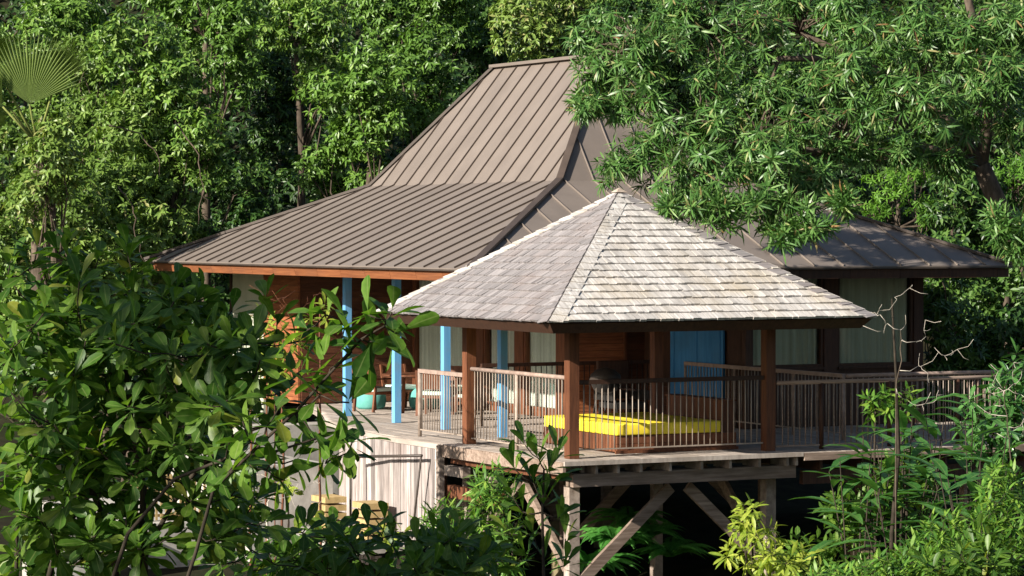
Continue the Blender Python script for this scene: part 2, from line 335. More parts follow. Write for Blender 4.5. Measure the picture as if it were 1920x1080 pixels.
def roof_side(side, step):
    Lg = (HY1-HY0) if side in (0, 2) else (HX1-HX0); nn = round(Lg/step); st = Lg/nn
    for k in range(nn):
        a0, a1 = k*st, (k+1)*st; brk = sorted({a0, a1} | {b for b in (KT, KT+UT, Lg-KT, Lg-KT-UT, Lg/2) if a0 < b < a1})
        g = Geo(); tn = random.random()
        for b0, b1 in zip(brk[:-1], brk[1:]):
            m0, m1 = smax(side, b0), smax(side, b1)
            lv = [0]
            mm = (m0+m1)/2
            rows = [(0, 0)]
            if mm > 1: rows += [(1 if m0 > 1 else m0, 1 if m1 > 1 else m1)]
            rows.append((m0, m1))
            for (u0, u1), (w0, w1) in zip(rows[:-1], rows[1:]):
                pts = [face_pt(side, b0, u0), face_pt(side, b1, u1), face_pt(side, b1, w1), face_pt(side, b0, w0)]
                q = []
                for p in pts:
                    if not q or (p-q[-1]).length > 1e-4: q.append(p)
                if len(q) > 2 and (q[0]-q[-1]).length < 1e-4: q.pop()
                if len(q) < 3: continue
                if side in (0, 3): q = q[::-1]
                nv = (q[1]-q[0]).cross(q[2]-q[0])
                if nv.z < 0: q = q[::-1]
                m = len(q); lo = [p-Vector((0, 0, .03)) for p in q]
                g.add(q+lo, [tuple(range(m)), tuple(range(m, 2*m))[::-1]]+[(i, m+i, m+(i+1) % m, (i+1) % m) for i in range(m)], tn)
        g.make('roof_panel', M['roof'], rf)
        if k > 0:
            a = a0; m = smax(side, a); ss = [0] + ([1] if m > 1 else []) + [m]
            if m > .04:
                sg = Geo(); pts = [face_pt(side, a, s) for s in ss]
                nrm = Vector((*NRM[side], 0)); tg = Vector((0, 1, 0)) if side in (0, 2) else Vector((1, 0, 0))
                vs = []; hh = .030; ww = .007
                for i, p in enumerate(pts):
                    d = (pts[min(i+1, len(pts)-1)]-pts[max(i-1, 0)]).normalized(); u = tg.cross(d)
                    if u.z < 0: u = -u
                    vs += [p-tg*ww, p+tg*ww, p+tg*ww+u*hh, p-tg*ww+u*hh]
                fs = [(0,1,2,3)]
                for i in range(len(pts)-1):
                    b = 4*i
                    for c in range(4): fs.append((b+c, b+(c+1) % 4, b+4+(c+1) % 4, b+4+c))
                fs.append(tuple(4*(len(pts)-1)+c for c in (3,2,1,0)))
                sg.add(vs, fs).make('seam', M['seam'] if side in (0, 2) else M['roof'], rf)  # long-side seams darker, their shaded flanks put into the metal colour
for sd, st in ((0, .585), (1, .6), (2, .585), (3, .6)): roof_side(sd, st)
cor = [(HX0, HY0), (HX1, HY0), (HX0, HY1), (HX1, HY1)]
for cx, cy in cor:
    sx = 1 if cx == HX0 else -1; sy = 1 if cy == HY0 else -1
    g = Geo(); P3 = [Vector((cx+sx*t, cy+sy*t, z+.03)) for t, z in ((0, HZ), (KT, KZ), (KT+UT-.02, UZ))]
    g.beam(P3[0], P3[1], .13, .05); g.beam(P3[1], P3[2], .13, .05)
    g.make('hip_cap', M['seam'], rf)
g = Geo(); g.beam((HX0+KT+UT, HY0+KT+UT-.1, UZ+.03), (HX0+KT+UT, HY1-KT-UT+.1, UZ+.03), .2, .06); g.make('ridge_cap', M['roof'], rf)
# eaves: metal drip and fascia boards
g = Geo()
for a, b in (((HX0-.02, HY0-.02), (HX1+.02, HY0-.02)), ((HX1+.02, HY0), (HX1+.02, HY1)), ((HX1, HY1+.02), (HX0, HY1+.02)), ((HX0-.02, HY1), (HX0-.02, HY0))):
    g.beam((*a, HZ-.035), (*b, HZ-.035), .05, .028)
g.make('drip_edge', M['trim'], rf)
y = HY0+.08
while y < HY1-.1:
    y2 = min(y+1.05, HY1-.06); g = Geo(); g.add([(HX0+.02,y,HZ-.055),(HX0+.02,y2-.008,HZ-.055),(HX0+.06,y2-.008,HZ-.055),(HX0+.06,y,HZ-.055),(HX0+.07,y,HZ-.215),(HX0+.07,y2-.008,HZ-.215),(HX0+.11,y2-.008,HZ-.215),(HX0+.11,y,HZ-.215)],
        [(0,1,2,3),(4,7,6,5),(0,4,5,1),(1,5,6,2),(2,6,7,3),(3,7,4,0)]); g.make('fascia_board', M['fascia'], house); y = y2
x = HX0+.08
while x < HX1-.1:
    x2 = min(x+1.05, HX1-.06); Geo().box((x, HY0+.03, HZ-.215), (x2-.008, HY0+.07, HZ-.055)).make('fascia_board', M['dark'], house); x = x2  # darker wood than the left eave boards; the shade is put in its colour
Geo().box((HX1-.1, HY0+.1, HZ-.215), (HX1-.05, HY1-.1, HZ-.055)).make('fascia_board', M['dark'], house)
Geo().box((HX0+.1, HY1-.1, HZ-.215), (HX1-.1, HY1-.05, HZ-.055)).make('fascia_board', M['dark'], house)
# blue posts
for yy in (4.65, 6.85, 8.9, 11.1):
    Geo().box((1.11, yy-.065, .004), (1.24, yy+.065, 2.72)).make('post', M['blue'], house)['label'] = 'square sky-blue veranda post'
# body walls
g = Geo(); g.box((4.55, 8.62, .0), (4.65, 14.9, 2.72)); g.make('inner_wall', M['interior'], house)
Geo().box((6.0, 4.75, 0), (9.7, 4.80, 2.72)).make('inner_wall', M['interior'], house)
Geo().box((9.66, 4.62, -.2), (9.78, 17.5, 2.72)).make('wall', M['dark'], house)
Geo().box((1.9, 17.6, -.2), (9.7, 17.7, 2.72)).make('wall', M['dark'], house)
Geo().box((1.80, 16.75, -1.2), (2.0, 18.45, 2.72)).make('wall', M['beige'], house)['label'] = 'pale plastered end wall'
Geo().box((2.0, 18.30, -.2), (3.0, 18.42, 2.72)).make('wall', M['dark'], house)
Geo().box((1.80, 18.5, -1.2), (1.92, 18.62, 2.72)).make('corner_post', M['dark'], house)
def boards(p0, ax, length, z0, z1, thick, m, w=.125, parent=house, name='board'):
    z = z0; me = None
    while z < z1-.02:
        h = min(w, z1-z)-.007
        a = Vector(p0); g = Geo()
        b = (a.x+length, a.y+thick, z+h) if ax == 'x' else (a.x+thick, a.y+length, z+h)
        g.box((a.x, a.y, z), b).make(name, m, parent); z += w
def wallbox(a, b, m='dark'): return Geo().box(a, b).make('wall', M[m], house)
wallbox((1.85, 14.93, 0), (1.98, 16.75, 2.72)); boards((1.80, 14.93, 0), 'y', 1.81, .02, 2.72, .05, M['panel'])
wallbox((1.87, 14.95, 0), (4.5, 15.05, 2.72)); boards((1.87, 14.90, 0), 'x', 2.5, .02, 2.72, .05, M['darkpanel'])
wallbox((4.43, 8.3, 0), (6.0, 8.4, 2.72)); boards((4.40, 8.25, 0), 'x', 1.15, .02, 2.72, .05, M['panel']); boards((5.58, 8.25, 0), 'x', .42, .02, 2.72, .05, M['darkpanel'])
Geo().box((5.55, 8.22, 0), (5.61, 8.30, 2.72)).make('trim_board', M['brown'], house)
wallbox((6.0, 4.62, -.2), (6.1, 8.3, 2.72))
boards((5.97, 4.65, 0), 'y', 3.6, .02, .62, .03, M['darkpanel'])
bp = Geo().box((5.93, 5.30, .50), (5.968, 7.17, 2.45)).make('panel_door', M['bluep'], house); bp['label'] = 'blue painted timber panel'
for q in (5.42, 6.23, 7.05): Geo().box((5.915, q-.03, .52), (5.929, q+.03, 2.43)).make('batten', M['bluep'], bp)
# windows of the left facade (plane X = 4.4) and of the right wing (plane Y = 4.6)
def curtain(axis, c, a0, a1, z0, z1, label, n=180):
    g = Geo(); vs = []; fs = []; ph = random.random()*6; amp = .05; wl = .13
    for i in range(n+1):
        a = a0+(a1-a0)*i/n; q_ = math.sin(a/wl*2*math.pi*.75+ph+1.6*math.sin(a*4+ph)+.7*math.sin(a*11)); o = amp*math.copysign(abs(q_)**.6, q_)*(.55+.45*math.sin(a*3.1+ph))
        for z in (z0, (z0+z1)/2, z1): vs.append((c+o, a, z) if axis == 'x' else (a, c+o, z))
    for i in range(n):
        for j in range(2): b = 3*i+j; fs.append((b, b+1, b+4, b+3))
    g.add(vs, fs, .5)
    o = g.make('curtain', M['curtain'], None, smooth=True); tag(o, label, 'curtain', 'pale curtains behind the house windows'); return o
def window(axis, c, a0, a1, z0, z1, fr=.055, dep=.1, gm='glass'):
    g = Geo()
    def bx(p, q, r0, r1):
        if axis == 'x': g.box((c-dep/2, p, r0), (c+dep/2, q, r1))
        else: g.box((p, c-dep/2, r0), (q, c+dep/2, r1))
    bx(a0, a0+fr, z0, z1); bx(a1-fr, a1, z0, z1); bx(a0+fr, a1-fr, z0, z0+fr); bx(a0+fr, a1-fr, z1-fr, z1)
    o = g.make('window', M['brown'] if axis == 'x' else M['dark'], house); gg = Geo()
    if axis == 'x': gg.box((c-.004, a0+fr, z0+fr), (c+.004, a1-fr, z1-fr))
    else: gg.box((a0+fr, c-.004, z0+fr), (a1-fr, c+.004, z1-fr))
    gg.make('pane', M[gm], o); return o
for (a0, a1, lb) in ((12.05, 14.88, 'pale curtain in the left-hand window of the veranda behind the dining chairs'), (10.33, 11.68, 'narrow pale curtain between two brown mullions behind the second gazebo-side blue post'), (8.64, 9.98, 'pale sunlit curtain in the window next to the house corner')):
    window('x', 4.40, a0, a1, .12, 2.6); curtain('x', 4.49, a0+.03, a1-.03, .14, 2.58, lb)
for (a0, a1) in ((11.68, 12.05), (9.98, 10.33), (8.28, 8.64), (14.86, 14.92)): Geo().box((4.33, a0+.003, .0), (4.47, a1-.003, 2.72)).make('mullion', M['brown'], house)
Geo().box((4.36, 8.65, .0), (4.46, 14.85, .115)).make('sill', M['brown'], house); Geo().box((4.36, 8.65, 2.605), (4.46, 14.85, 2.72)).make('header', M['dark'], house)
for (a0, a1, lb) in ((6.05, 7.58, 'grey-green shaded curtain in the wing window behind the right gazebo post'), (7.87, 9.52, 'grey-green shaded curtain in the rightmost window of the wing')):
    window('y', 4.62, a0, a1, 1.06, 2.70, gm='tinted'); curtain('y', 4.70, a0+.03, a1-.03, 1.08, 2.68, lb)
for (a0, a1) in ((5.93, 6.05), (7.58, 7.87), (9.52, 9.66)): Geo().box((a0+.003, 4.54, 0), (a1-.003, 4.68, 2.72)).make('mullion', M['dark'], house)
wallbox((6.06, 4.58, -.2), (7.575, 4.68, 1.055)); wallbox((7.875, 4.58, -.2), (9.515, 4.68, 1.055))
Geo().box((6.0, 4.50, 1.02), (7.58, 4.575, 1.06)).make('window_sill', M['dark'], house); Geo().box((7.87, 4.50, 1.02), (9.6, 4.575, 1.06)).make('window_sill', M['dark'], house)

# ------------------------------------------------------------------ deck
deck = thing('deck', 'weathered grey timber deck on posts running under the gazebo and round the house', 'deck', (-.4, -.6, 0))
def xl(y): return np.interp(y, [-1, 5.6, 8.3, 10.0, 12.7, 15], [-.42, -.42, -.1, .25, 1.3, 1.9])
def yback(x): return 14.88 if x < 4.35 else (8.22 if x < 5.93 else 4.53)
g = Geo(); pw = .14; x = -.42; ys = np.linspace(-.6, 14.9, 400)
while x < 10.6:
    # where the deck's curved left edge lets this plank begin
    ok = ys[xl(ys) <= x+.001]; yend = min(ok.max(), yback(x+.07)) if len(ok) else 0
    yy = -.60; 
    while yy < yend-.05:
        y2 = min(yy+random.uniform(2.2, 3.6), yend); dz = random.uniform(-.003, .002)
        g.box((x+.003, yy, -.035), (x+pw-.003, y2-.004, dz)); yy = y2
    x += pw
o = g.make('planks', M['deck'], deck); o['kind'] = 'stuff'
Geo().box((-.30, -.5, -.06), (10.5, 6.0, -.045)).make('underlay', M['dark'], deck)
Geo().box((2.0, 6.0, -.16), (10.4, 14.8, -.06)).make('underlay', M['dark'], deck)
Geo().box((-.47, -.655, -.055), (3.80, -.605, .012)).make('edge_board', M['deck'], deck)
Geo().box((3.82, -.655, -.12), (10.6, -.605, -.005)).make('edge_board', M['greyx'], deck)
# left edge beam and curved fascia strip
Geo().box((-.475, -.60, -.20), (-.425, 3.62, -.008)).make('edge_board', M['greyx'], deck)
pts = [(float(xl(y))-.03, y, -.045) for y in np.linspace(3.7, 14.8, 14)]
for p, q in zip(pts[:-1], pts[1:]): Geo().beam(p, q, .04, .08).make('edge_board', M['deck'], deck)
# front beam with joist ends
Geo().box((-.22, -.46, -.40), (3.78, -.36, -.20)).make('beam', M['greyx'], deck)
Geo().box((-.22, -.30, -.40), (3.78, -.22, -.20)).make('beam', M['greyx'], deck)
for xj in (.12, .5, .9, 1.42, 1.98, 2.5, 3.03, 3.55, 3.72): Geo().box((xj-.022, -.58, -.198), (xj+.022, -.10, -.062)).make('joist', M['grey'], deck)
Geo().box((3.95, -.40, -.52), (10.4, -.30, -.30)).make('beam', M['dark'], deck)
for xj in np.arange(4.2, 10.4, .8): Geo().box((xj-.022, -.55, -.298), (xj+.022, 3.5, -.125)).make('joist', M['dark'], deck)
Geo().box((-.44, 2.9, -.50), (-.30, 3.58, -.34)).make('beam_block', M['grey'], deck)
Geo().box((-.40, 1.7, -.86), (-.28, 3.56, -.66)).make('beam', M['brown'], deck)
Geo().box((-.36, -.2, -.30), (-.26, 3.5, -.202)).make('beam', M['brown'], deck)
for yj in np.arange(.3, 3.5, .45): Geo().box((-.20, yj-.022, -.198), (3.4, yj+.022, -.065)).make('joist', M['grey'], deck)
def dpost(x, y, z0, z1, w=.17, m='grey', name='post'): return Geo().box((x-w/2, y-w/2, z0), (x+w/2, y+w/2, z1)).make(name, M[m], deck)
for (x, y) in ((0, 0), (3.55, 0)): dpost(x, y, -3.3, -.41, .18)
dpost(0, 3.55, -3.2, -.23, .17); dpost(-.05, 2.6, -3.2, -.47, .14); dpost(3.55, 3.55, -2.9, -.17, .16); dpost(.0, -.33, -.19, -.06, .06, name='post_block')
for (x, y) in ((1.8, 3.55), (3.4, 6.9), (5.6, 3.4), (7.6, .3), (7.6, 3.4), (1.8, 6.9), (5.6, .3), (4.6, 7.2)): dpost(x, y, -1.7, -.17, .15, 'greyx')
for (x, y) in ((1.8, 3.55), (3.4, 6.9), (5.6, 3.4), (7.6, .3), (7.6, 3.4), (1.8, 6.9), (5.6, .3), (4.6, 7.2)): Geo().box((x-.17, y-.17, -3.3), (x+.17, y+.17, -1.705)).make('footing', M['conc_d'], deck)
def brace(p, q, m='greyx'): Geo().beam(p, q, .075, .17).make('brace', M[m], deck)
brace((.16, -.06, -1.86), (1.72, -.06, -.50)); brace((3.4, -.06, -1.75), (2.02, -.06, -.50))
brace((0, .16, -1.7), (0, 1.6, -.52)); brace((0, 3.4, -1.7), (0, 1.75, -.52))
brace((2.0, 3.5, -1.6), (3.3, 3.5, -.4)); brace((3.62, .3, -1.7), (3.62, 1.7, -.42)); brace((3.4, 6.8, -1.6), (2.2, 6.8, -.4)); brace((5.5, 3.4, -1.6), (4.2, 3.4, -.4))
# vertical cladding under the left edge
yy = 3.74
while yy < 8.6:
    wv = random.uniform(.115, .145); off = random.uniform(-.006, .006); xx = float(xl(yy+.07))
    Geo().box((xx-.055+off, yy, -2.3-random.random()*.02), (xx-.03+off, yy+wv-.009, -.09)).make('board', M['clad'], deck)
    yy += wv
Geo().box((-.52, 3.60, -2.3), (-.43, 3.72, -.02)).make('corner_board', M['grey'], deck)
Geo().box((-.34, 3.75, -2.4), (-.30, 5.4, -.17)).make('backing_wall', M['dark'], deck)

# ------------------------------------------------------------------ concrete retaining walls and lower terrace
def conc(a, b, label, nm='retaining_wall'):
    g = Geo().box(a, b).make(nm, M['conc'], None, bevel=.012); tag(g, label, 'wall'); return g
conc((-1.80, 8.62, -4), (-.2, 12.6, -.68), 'tall grey concrete block wall under the left end of the deck')
conc((-3.9, 8.9, -4), (-1.84, 14, -1.62), 'low concrete terrace wall below the slatted fence, left of the tall block')
conc((-6.0, 8.2, -4), (-4.7, 8.6, -1.3), 'whitish concrete wall seen in gaps of the foreground leaves at bottom left')
conc((-.2, 12.8, -4), (1.75, 13.4, -.25), 'concrete wall close beneath the far left corner of the deck')

# ------------------------------------------------------------------ railings
def cyl_mesh(name, r, h, n=8):
    return Geo().tube([(0, 0, 0), (0, 0, h)], r, n).mesh(name, True)
def railing(label, p, q, ztop, zbot, posts, sp=.108, rr=.035, mr='rail', mb='bal', square=False, post_r=.03, mp='rail', z1=None):
    p = Vector((*p, 0)); q = Vector((*q, 0)); t = thing('railing', label, 'railing', p, 'wooden railings of the deck')
    z1 = ztop if z1 is None else z1
    a = p+Vector((0, 0, ztop)); b = q+Vector((0, 0, z1)); g = Geo()
    if square: g.beam(a, b, .075, .065)
    else: g.tube([a, b], rr, 10)
    link('top_rail', g.mesh('top_rail', not square), M[mr], t)
    Geo().beam(p+Vector((0, 0, zbot)), q+Vector((0, 0, zbot)), .022, .022).make('bottom_rail', M[mb], t)
    Ld = (q-p).length; nb = int(Ld/sp); me = cyl_mesh('baluster', .0085, min(ztop, z1)-zbot-.02, 6)
    for k in range(1, nb):
        o = link('baluster', me, M[mb], t, p.lerp(q, k/nb)+Vector((0, 0, zbot)))
    for f in posts:
        link('post', cyl_mesh('post', post_r, ztop-.02, 8), M[mp], t, p.lerp(q, f))
    return t
railing('front gazebo railing with a dark square top rail facing the camera before the yellow cushion', (.10, 0), (3.45, 0), 1.17, .13, (), mr='dark', square=True)
railing('left gazebo railing with a thick sunlit round top rail', (0, .10), (0, 3.45), 1.235, .10, (.52,), mp='grey')
railing('short low sunlit railing standing left of the gazebo beside the dining table', (.03, 3.66), (.03, 5.50), 1.12, .12, (1.0,), sp=.095, square=True, post_r=.035, mp='grey')
railing('long front railing along the deck edge right of the gazebo', (3.66, -.08), (10.4, -.08), 1.08, .07, (.125, .32, .52, .72, .92), mr='greyx', mb='greyx', post_r=.038, mp='dark')
railing('inner railing running away from the viewer behind the right gazebo post', (5.92, 6.6), (5.92, 1.40), 1.08, .12, (0, .33, .70, .995), square=True, mr='rail', mp='rail')
railing('inner right railing parallel to the front one, ending in the plants', (5.95, 1.36), (10.4, 1.36), 1.08, .12, (.3, .6), mr='rail', mp='dark')
railing('dark railing far behind the gazebo before the curtains', (2.1, 7.3), (5.85, 7.3), 1.09, .12, (0, .5), mr='dark', mb='black', mp='dark', square=True)
def handrail():
    t = thing('handrail', 'dark sloping stair handrail fixed before the grey vertical boards', 'handrail', (-.62, 3.9, -.9))
    Geo().tube([(-.66, 6.9, -.42), (-.66, 3.98, -.20)], .026, 8).make('rail', M['trim'], t, True)
    Geo().tube([(-.66, 4.0, -.22), (-.66, 4.35, -1.6)], .018, 6).make('post', M['trim'], t, True)
    Geo().tube([(-.66, 6.85, -.43), (-.66, 6.85, -1.9)], .02, 6).make('post', M['trim'], t, True)
handrail()
def fence(label, p, q, z0, h, m, sp=.09):
    t = thing('slat_fence', label, 'fence', (*p, z0)); p = Vector((*p, z0)); q = Vector((*q, z0)); n = int((q-p).length/sp); me = Geo().box((-.02, -.01, 0), (.02, .01, h)).mesh('slat')
    for k in range(n+1): link('slat', me, M[m], t, p.lerp(q, k/n))
    for zz in (.08, h-.06): Geo().beam(p+Vector((0, .02, zz)), q+Vector((0, .02, zz)), .02, .05).make('rail', M[m], t)
M['tan'] = surf('tan_wood', (.30,.21,.09), (.44,.32,.15), (8,8,3), .7, .2, .2)
fence('tan slatted fence on the low concrete terrace left of the tall block', (-3.8, 9.2), (-1.9, 9.2), -1.60, .8, 'tan')
for i, (x, y) in enumerate(((-1.0, 7.0), (-.85, 5.6))):
    t = thing('crate', ('yellow-brown slatted crate behind the stair rail, nearer the concrete block', 'yellow-brown slatted crate behind the stair rail, nearer the grey boards')[i], 'crate', (x, y, -1.75))
    for k in range(5): Geo().box((x-.2, y-.3, -1.75+k*.14), (x+.2, y+.3, -1.75+k*.14+.10)).make('slat', M['tan'], t)
Geo().box((-1.6, 4.6, -1.85), (-.55, 8.4, -1.76)).make('stair_landing', M['conc'], None)['kind'] = 'structure'

# ------------------------------------------------------------------ gazebo
GX0, GX1, GY0, GY1, GZ, GA = -1.2, 4.6, -1.5, 4.6, 2.15, 4.12
gaz = thing('gazebo', 'square open gazebo with a steep weathered wooden shingle roof on dark brown posts', 'gazebo', (0, 0, 0))
for (x, y) in ((0, 0), (3.55, 0), (0, 3.55), (3.55, 3.55)):
    Geo().box((x-.085, y-.085, .003), (x+.085, y+.085, 2.05)).make('post', M['brown'], gaz)
AC = Vector(((GX0+GX1)/2, (GY0+GY1)/2, GA))
groof = link('roof', Geo().add([(GX0+.03, GY0+.03, GZ-.012), (GX1-.03, GY0+.03, GZ-.012), (GX1-.03, GY1-.03, GZ-.012), (GX0+.03, GY1-.03, GZ-.012), AC-Vector((0, 0, .03)), (AC.x, AC.y, GZ-.03)],
      [(0,1,4),(1,2,4),(2,3,4),(3,0,4),(0,3,2,1)]).mesh('roof'), M['dark'], gaz)
def fr(a, b, c, d, nm='fascia'): return Geo().add([a, b, c, d]+[Vector(v)+Vector((0, 0, -.001)) for v in (a, b, c, d)], [(0,1,2,3),(7,6,5,4)])
i1, i2, zf = .05, .18, GZ-.17
ring = [(GX0+i1, GY0+i1, GX0+i2, GY0+i2), (GX1-i1, GY0+i1, GX1-i2, GY0+i2), (GX1-i1, GY1-i1, GX1-i2, GY1-i2), (GX0+i1, GY1-i1, GX0+i2, GY1-i2)]
ctr = Vector((AC.x, AC.y, 0))
for k in range(4):
    A_, B_ = ring[k], ring[(k+1) % 4]
    a = Vector((A_[0], A_[1], GZ-.02)); b = Vector((B_[0], B_[1], GZ-.02)); c = Vector((B_[2], B_[3], zf)); d = Vector((A_[2], A_[3], zf))
    inn = [v+(ctr-Vector((v.x, v.y, 0))).normalized()*.05 for v in (a, b, c, d)]
    Geo().add([a, b, c, d]+inn, [(0,1,2,3),(7,6,5,4),(0,4,5,1),(1,5,6,2),(2,6,7,3),(3,7,4,0)]).make('fascia', M['dark'] if k else M['dark'], gaz)
Geo().box((GX0+.25, GY0+.25, zf+.02), (GX1-.25, GY1-.25, zf+.05)).make('ceiling', M['dark'], gaz)  # unseen flat box added to block light under the roof
NC = 19
def shingles(side, mat, objects):
    if side == 0: e0, e1 = Vector((GX0, GY1, GZ)), Vector((GX0, GY0, GZ))
    if side == 1: e0, e1 = Vector((GX0, GY0, GZ)), Vector((GX1, GY0, GZ))
    if side == 2: e0, e1 = Vector((GX1, GY0, GZ)), Vector((GX1, GY1, GZ))
    if side == 3: e0, e1 = Vector((GX1, GY1, GZ)), Vector((GX0, GY1, GZ))
    mid = (e0+e1)/2; Lg = (e1-e0).length; tdir = (e1-e0).normalized(); udir = (AC-mid); nrm = tdir.cross(udir).normalized()
    rest = Geo(); cnt = 0
    for c in range(NC):
        s0, s1 = c/NC, min((c+1.22)/NC, 1.0)
        x = -random.random()*.12
        while x < Lg:
            wv = random.uniform(.075, .165); a, b = x+.003, x+wv-.003; x += wv
            pts = []
            for (s, lo, hi) in ((s0, Lg/2*s0, Lg-Lg/2*s0), (s1, Lg/2*s1, Lg-Lg/2*s1)):
                pts.append((s, max(a, lo), min(b, hi), min(max(a, lo), hi)))
            (sa, l0, h0, _), (sb, l1, h1, _) = pts
            if h0-l0 < .02: continue
            if h1 <= l1: m_ = min(max((l0+h0)/2, Lg/2*s1), Lg-Lg/2*s1); l1 = h1 = m_; 
            jit = random.uniform(-.008, .008); up = (.036 if side == 1 else .028)+random.uniform(-.007, .012)
            P0 = lambda xx, s, o: e0+tdir*xx+udir*(s+(jit/udir.length if s == sa else 0))+nrm*o
            if h1-l1 < .004:
                top = [P0(l0, sa, up), P0(h0, sa, up), P0(h1, sb, .006)]; bot = [P0(l0, sa, .0), P0(h0, sa, .0), P0(h1, sb, -.004)]
                fs = [(0,1,2),(5,4,3),(0,3,4,1),(1,4,5,2),(2,5,3,0)]
            else:
                top = [P0(l0, sa, up), P0(h0, sa, up), P0(h1, sb, .006), P0(l1, sb, .006)]; bot = [P0(l0, sa, .0), P0(h0, sa, .0), P0(h1, sb, -.004), P0(l1, sb, -.004)]
                fs = [(0,1,2,3),(7,6,5,4),(0,4,5,1),(1,5,6,2),(2,6,7,3),(3,7,4,0)]
            if cnt < objects: Geo().add(top+bot, fs).make('shingle', mat, groof); cnt += 1
            else: rest.add(top+bot, fs)
    o = rest.make('shingles', mat, groof); o['kind'] = 'stuff'
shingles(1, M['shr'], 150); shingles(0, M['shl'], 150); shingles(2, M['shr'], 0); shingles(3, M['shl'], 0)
# hip shingles laid along the hips, overlapping pairs
corners = [Vector((GX0, GY0, GZ)), Vector((GX1, GY0, GZ)), Vector((GX1, GY1, GZ)), Vector((GX0, GY1, GZ))]
for k, cpt in enumerate(corners):
    hd = AC-cpt; nh = 21
    for j in range(nh):
        f0, f1 = j/nh, min((j+1.25)/nh, 1.0)
        for side in (0, 1):
            nb = corners[(k+1) % 4] if side == 0 else corners[(k-1) % 4]
            ed = (nb-cpt).normalized(); nrm = ed.cross(hd) if side == 0 else hd.cross(ed); nrm.normalize()
            inp = (ed - hd.normalized()*ed.dot(hd.normalized())).normalized()   # in face, square to the hip
            wd = .20+random.uniform(-.01, .01)
            wd1 = min(wd, (1-f1)*2.2+.03)
            p0 = cpt+hd*f0; p1 = cpt+hd*f1; o0, o1 = .040, .022
            sk_ = hd.normalized()*.10
            top = [p0+nrm*o0, p0+inp*wd+sk_+nrm*o0, p1+inp*wd1+(sk_ if f1 < .95 else Vector())+nrm*o1, p1+nrm*o1]
            bot = [v-nrm*.014 for v in top]
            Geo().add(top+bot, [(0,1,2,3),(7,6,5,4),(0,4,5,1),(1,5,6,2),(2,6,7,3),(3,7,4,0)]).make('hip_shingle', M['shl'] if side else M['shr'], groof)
Geo().add([AC+Vector((x, y, z)) for x, y, z in ((-.1,-.1,.0),(.1,-.1,.0),(.1,.1,.0),(-.1,.1,.0),(0,0,.075))], [(0,1,4),(1,2,4),(2,3,4),(3,0,4),(3,2,1,0)]).make('apex_cap', M['grey'], groof)

# ------------------------------------------------------------------ daybed, partition, furniture
t = thing('daybed', 'low square wood-sided daybed with a thick bright yellow cushion inside the gazebo', 'daybed', (1.08, .52, 0))
x = 1.10
Geo().box((1.12, .56, .01), (3.28, 3.0, .255)).make('frame', M['brown'], t)
for k in range(19):
    Geo().box((1.085, .56+k*.128, .03), (1.117, .56+k*.128+.121, .28)).make('slat', M['brown'], t)
for k, zz in enumerate((.03, .155)): Geo().box((1.09, .525, zz), (3.28, .557, zz+.118)).make('rail_board', M['brown'], t)
Geo().box((1.05, .49, .003), (3.30, .521, .05)).make('skirting', M['brown'], t)
Geo().box((1.07, .50, .285), (2.98, 1.71, .465)).make('cushion', M['yellow'], t, True, bevel=.025)
Geo().box((1.07, 1.72, .285), (2.98, 2.95, .470)).make('cushion', M['yellow'], t, True, bevel=.025)
for (ya, yb, zt) in ((.50, 1.71, .465), (1.72, 2.95, .470)):
    Geo().tube([(1.082, ya+.012, zt-.008), (2.968, ya+.012, zt-.008), (2.968, yb-.012, zt-.008), (1.082, yb-.012, zt-.008), (1.082, ya+.012, zt-.008)], .011, 6).make('piping', M['yellow'], t, True)
t = thing('partition', 'low solid brown timber partition at the right end of the yellow daybed', 'partition', (3.5, 1.2, 0))
for k in range(12): Geo().box((3.40, 1.16+k*.15, .004), (3.62, 1.16+k*.15+.143, .73)).make('board', M['brown'], t)
Geo().box((3.37, 1.12, .732), (3.65, 2.98, .76)).make('cap', M['brown'], t)
def armchair(x, y, rz, label):
    t = thing('armchair', label, 'chair', (x, y, .003), 'wooden armchairs round the veranda table'); WO[t] = Vector()
    me = []
    def pt(nm, g, m, bev=0): o = link(nm, g.mesh(nm, False, bev), M[m]); o.parent = t; return o
    for sx in (-.27, .27):
        pt('leg', Geo().beam((sx, -.26, 0), (sx, -.24, .62), .045, .045, (0, 1, 0)), 'brown')
        pt('leg', Geo().beam((sx, .30, 0), (sx, .24, .48), .045, .045, (0, 1, 0)), 'brown')
        pt('arm', Geo().box((sx-.03, -.28, .62), (sx+.03, .22, .65)), 'brown')
        pt('back_post', Geo().beam((sx, .24, .40), (sx, .34, .86), .04, .04, (0, 1, 0)), 'brown')
    pt('seat_frame', Geo().box((-.25, -.24, .33), (.25, .24, .385)), 'brown')
    pt('seat_cushion', Geo().box((-.245, -.25, .387), (.245, .22, .47)), 'aqua', .02)
    pt('backrest', Geo().add([(-.25,.26,.50),(.25,.26,.50),(.25,.345,.86),(-.25,.345,.86),(-.25,.285,.50),(.25,.285,.50),(.25,.37,.86),(-.25,.37,.86)], [(0,1,2,3),(7,6,5,4),(0,4,5,1),(1,5,6,2),(2,6,7,3),(3,7,4,0)]), 'brown')
    t.rotation_euler = (0, 0, rz)
armchair(2.25, 12.2, 1.9, 'wooden armchair with aqua seat at the left of the veranda table, behind the leaves')
armchair(3.05, 12.7, .1, 'wooden armchair with aqua seat on the far side of the veranda table')
armchair(2.75, 10.55, 2.4, 'wooden armchair with aqua seat right of the table beside the low railing')
armchair(3.55, 11.6, -.9, 'wooden armchair with slatted brown backrest against the left-hand curtain')
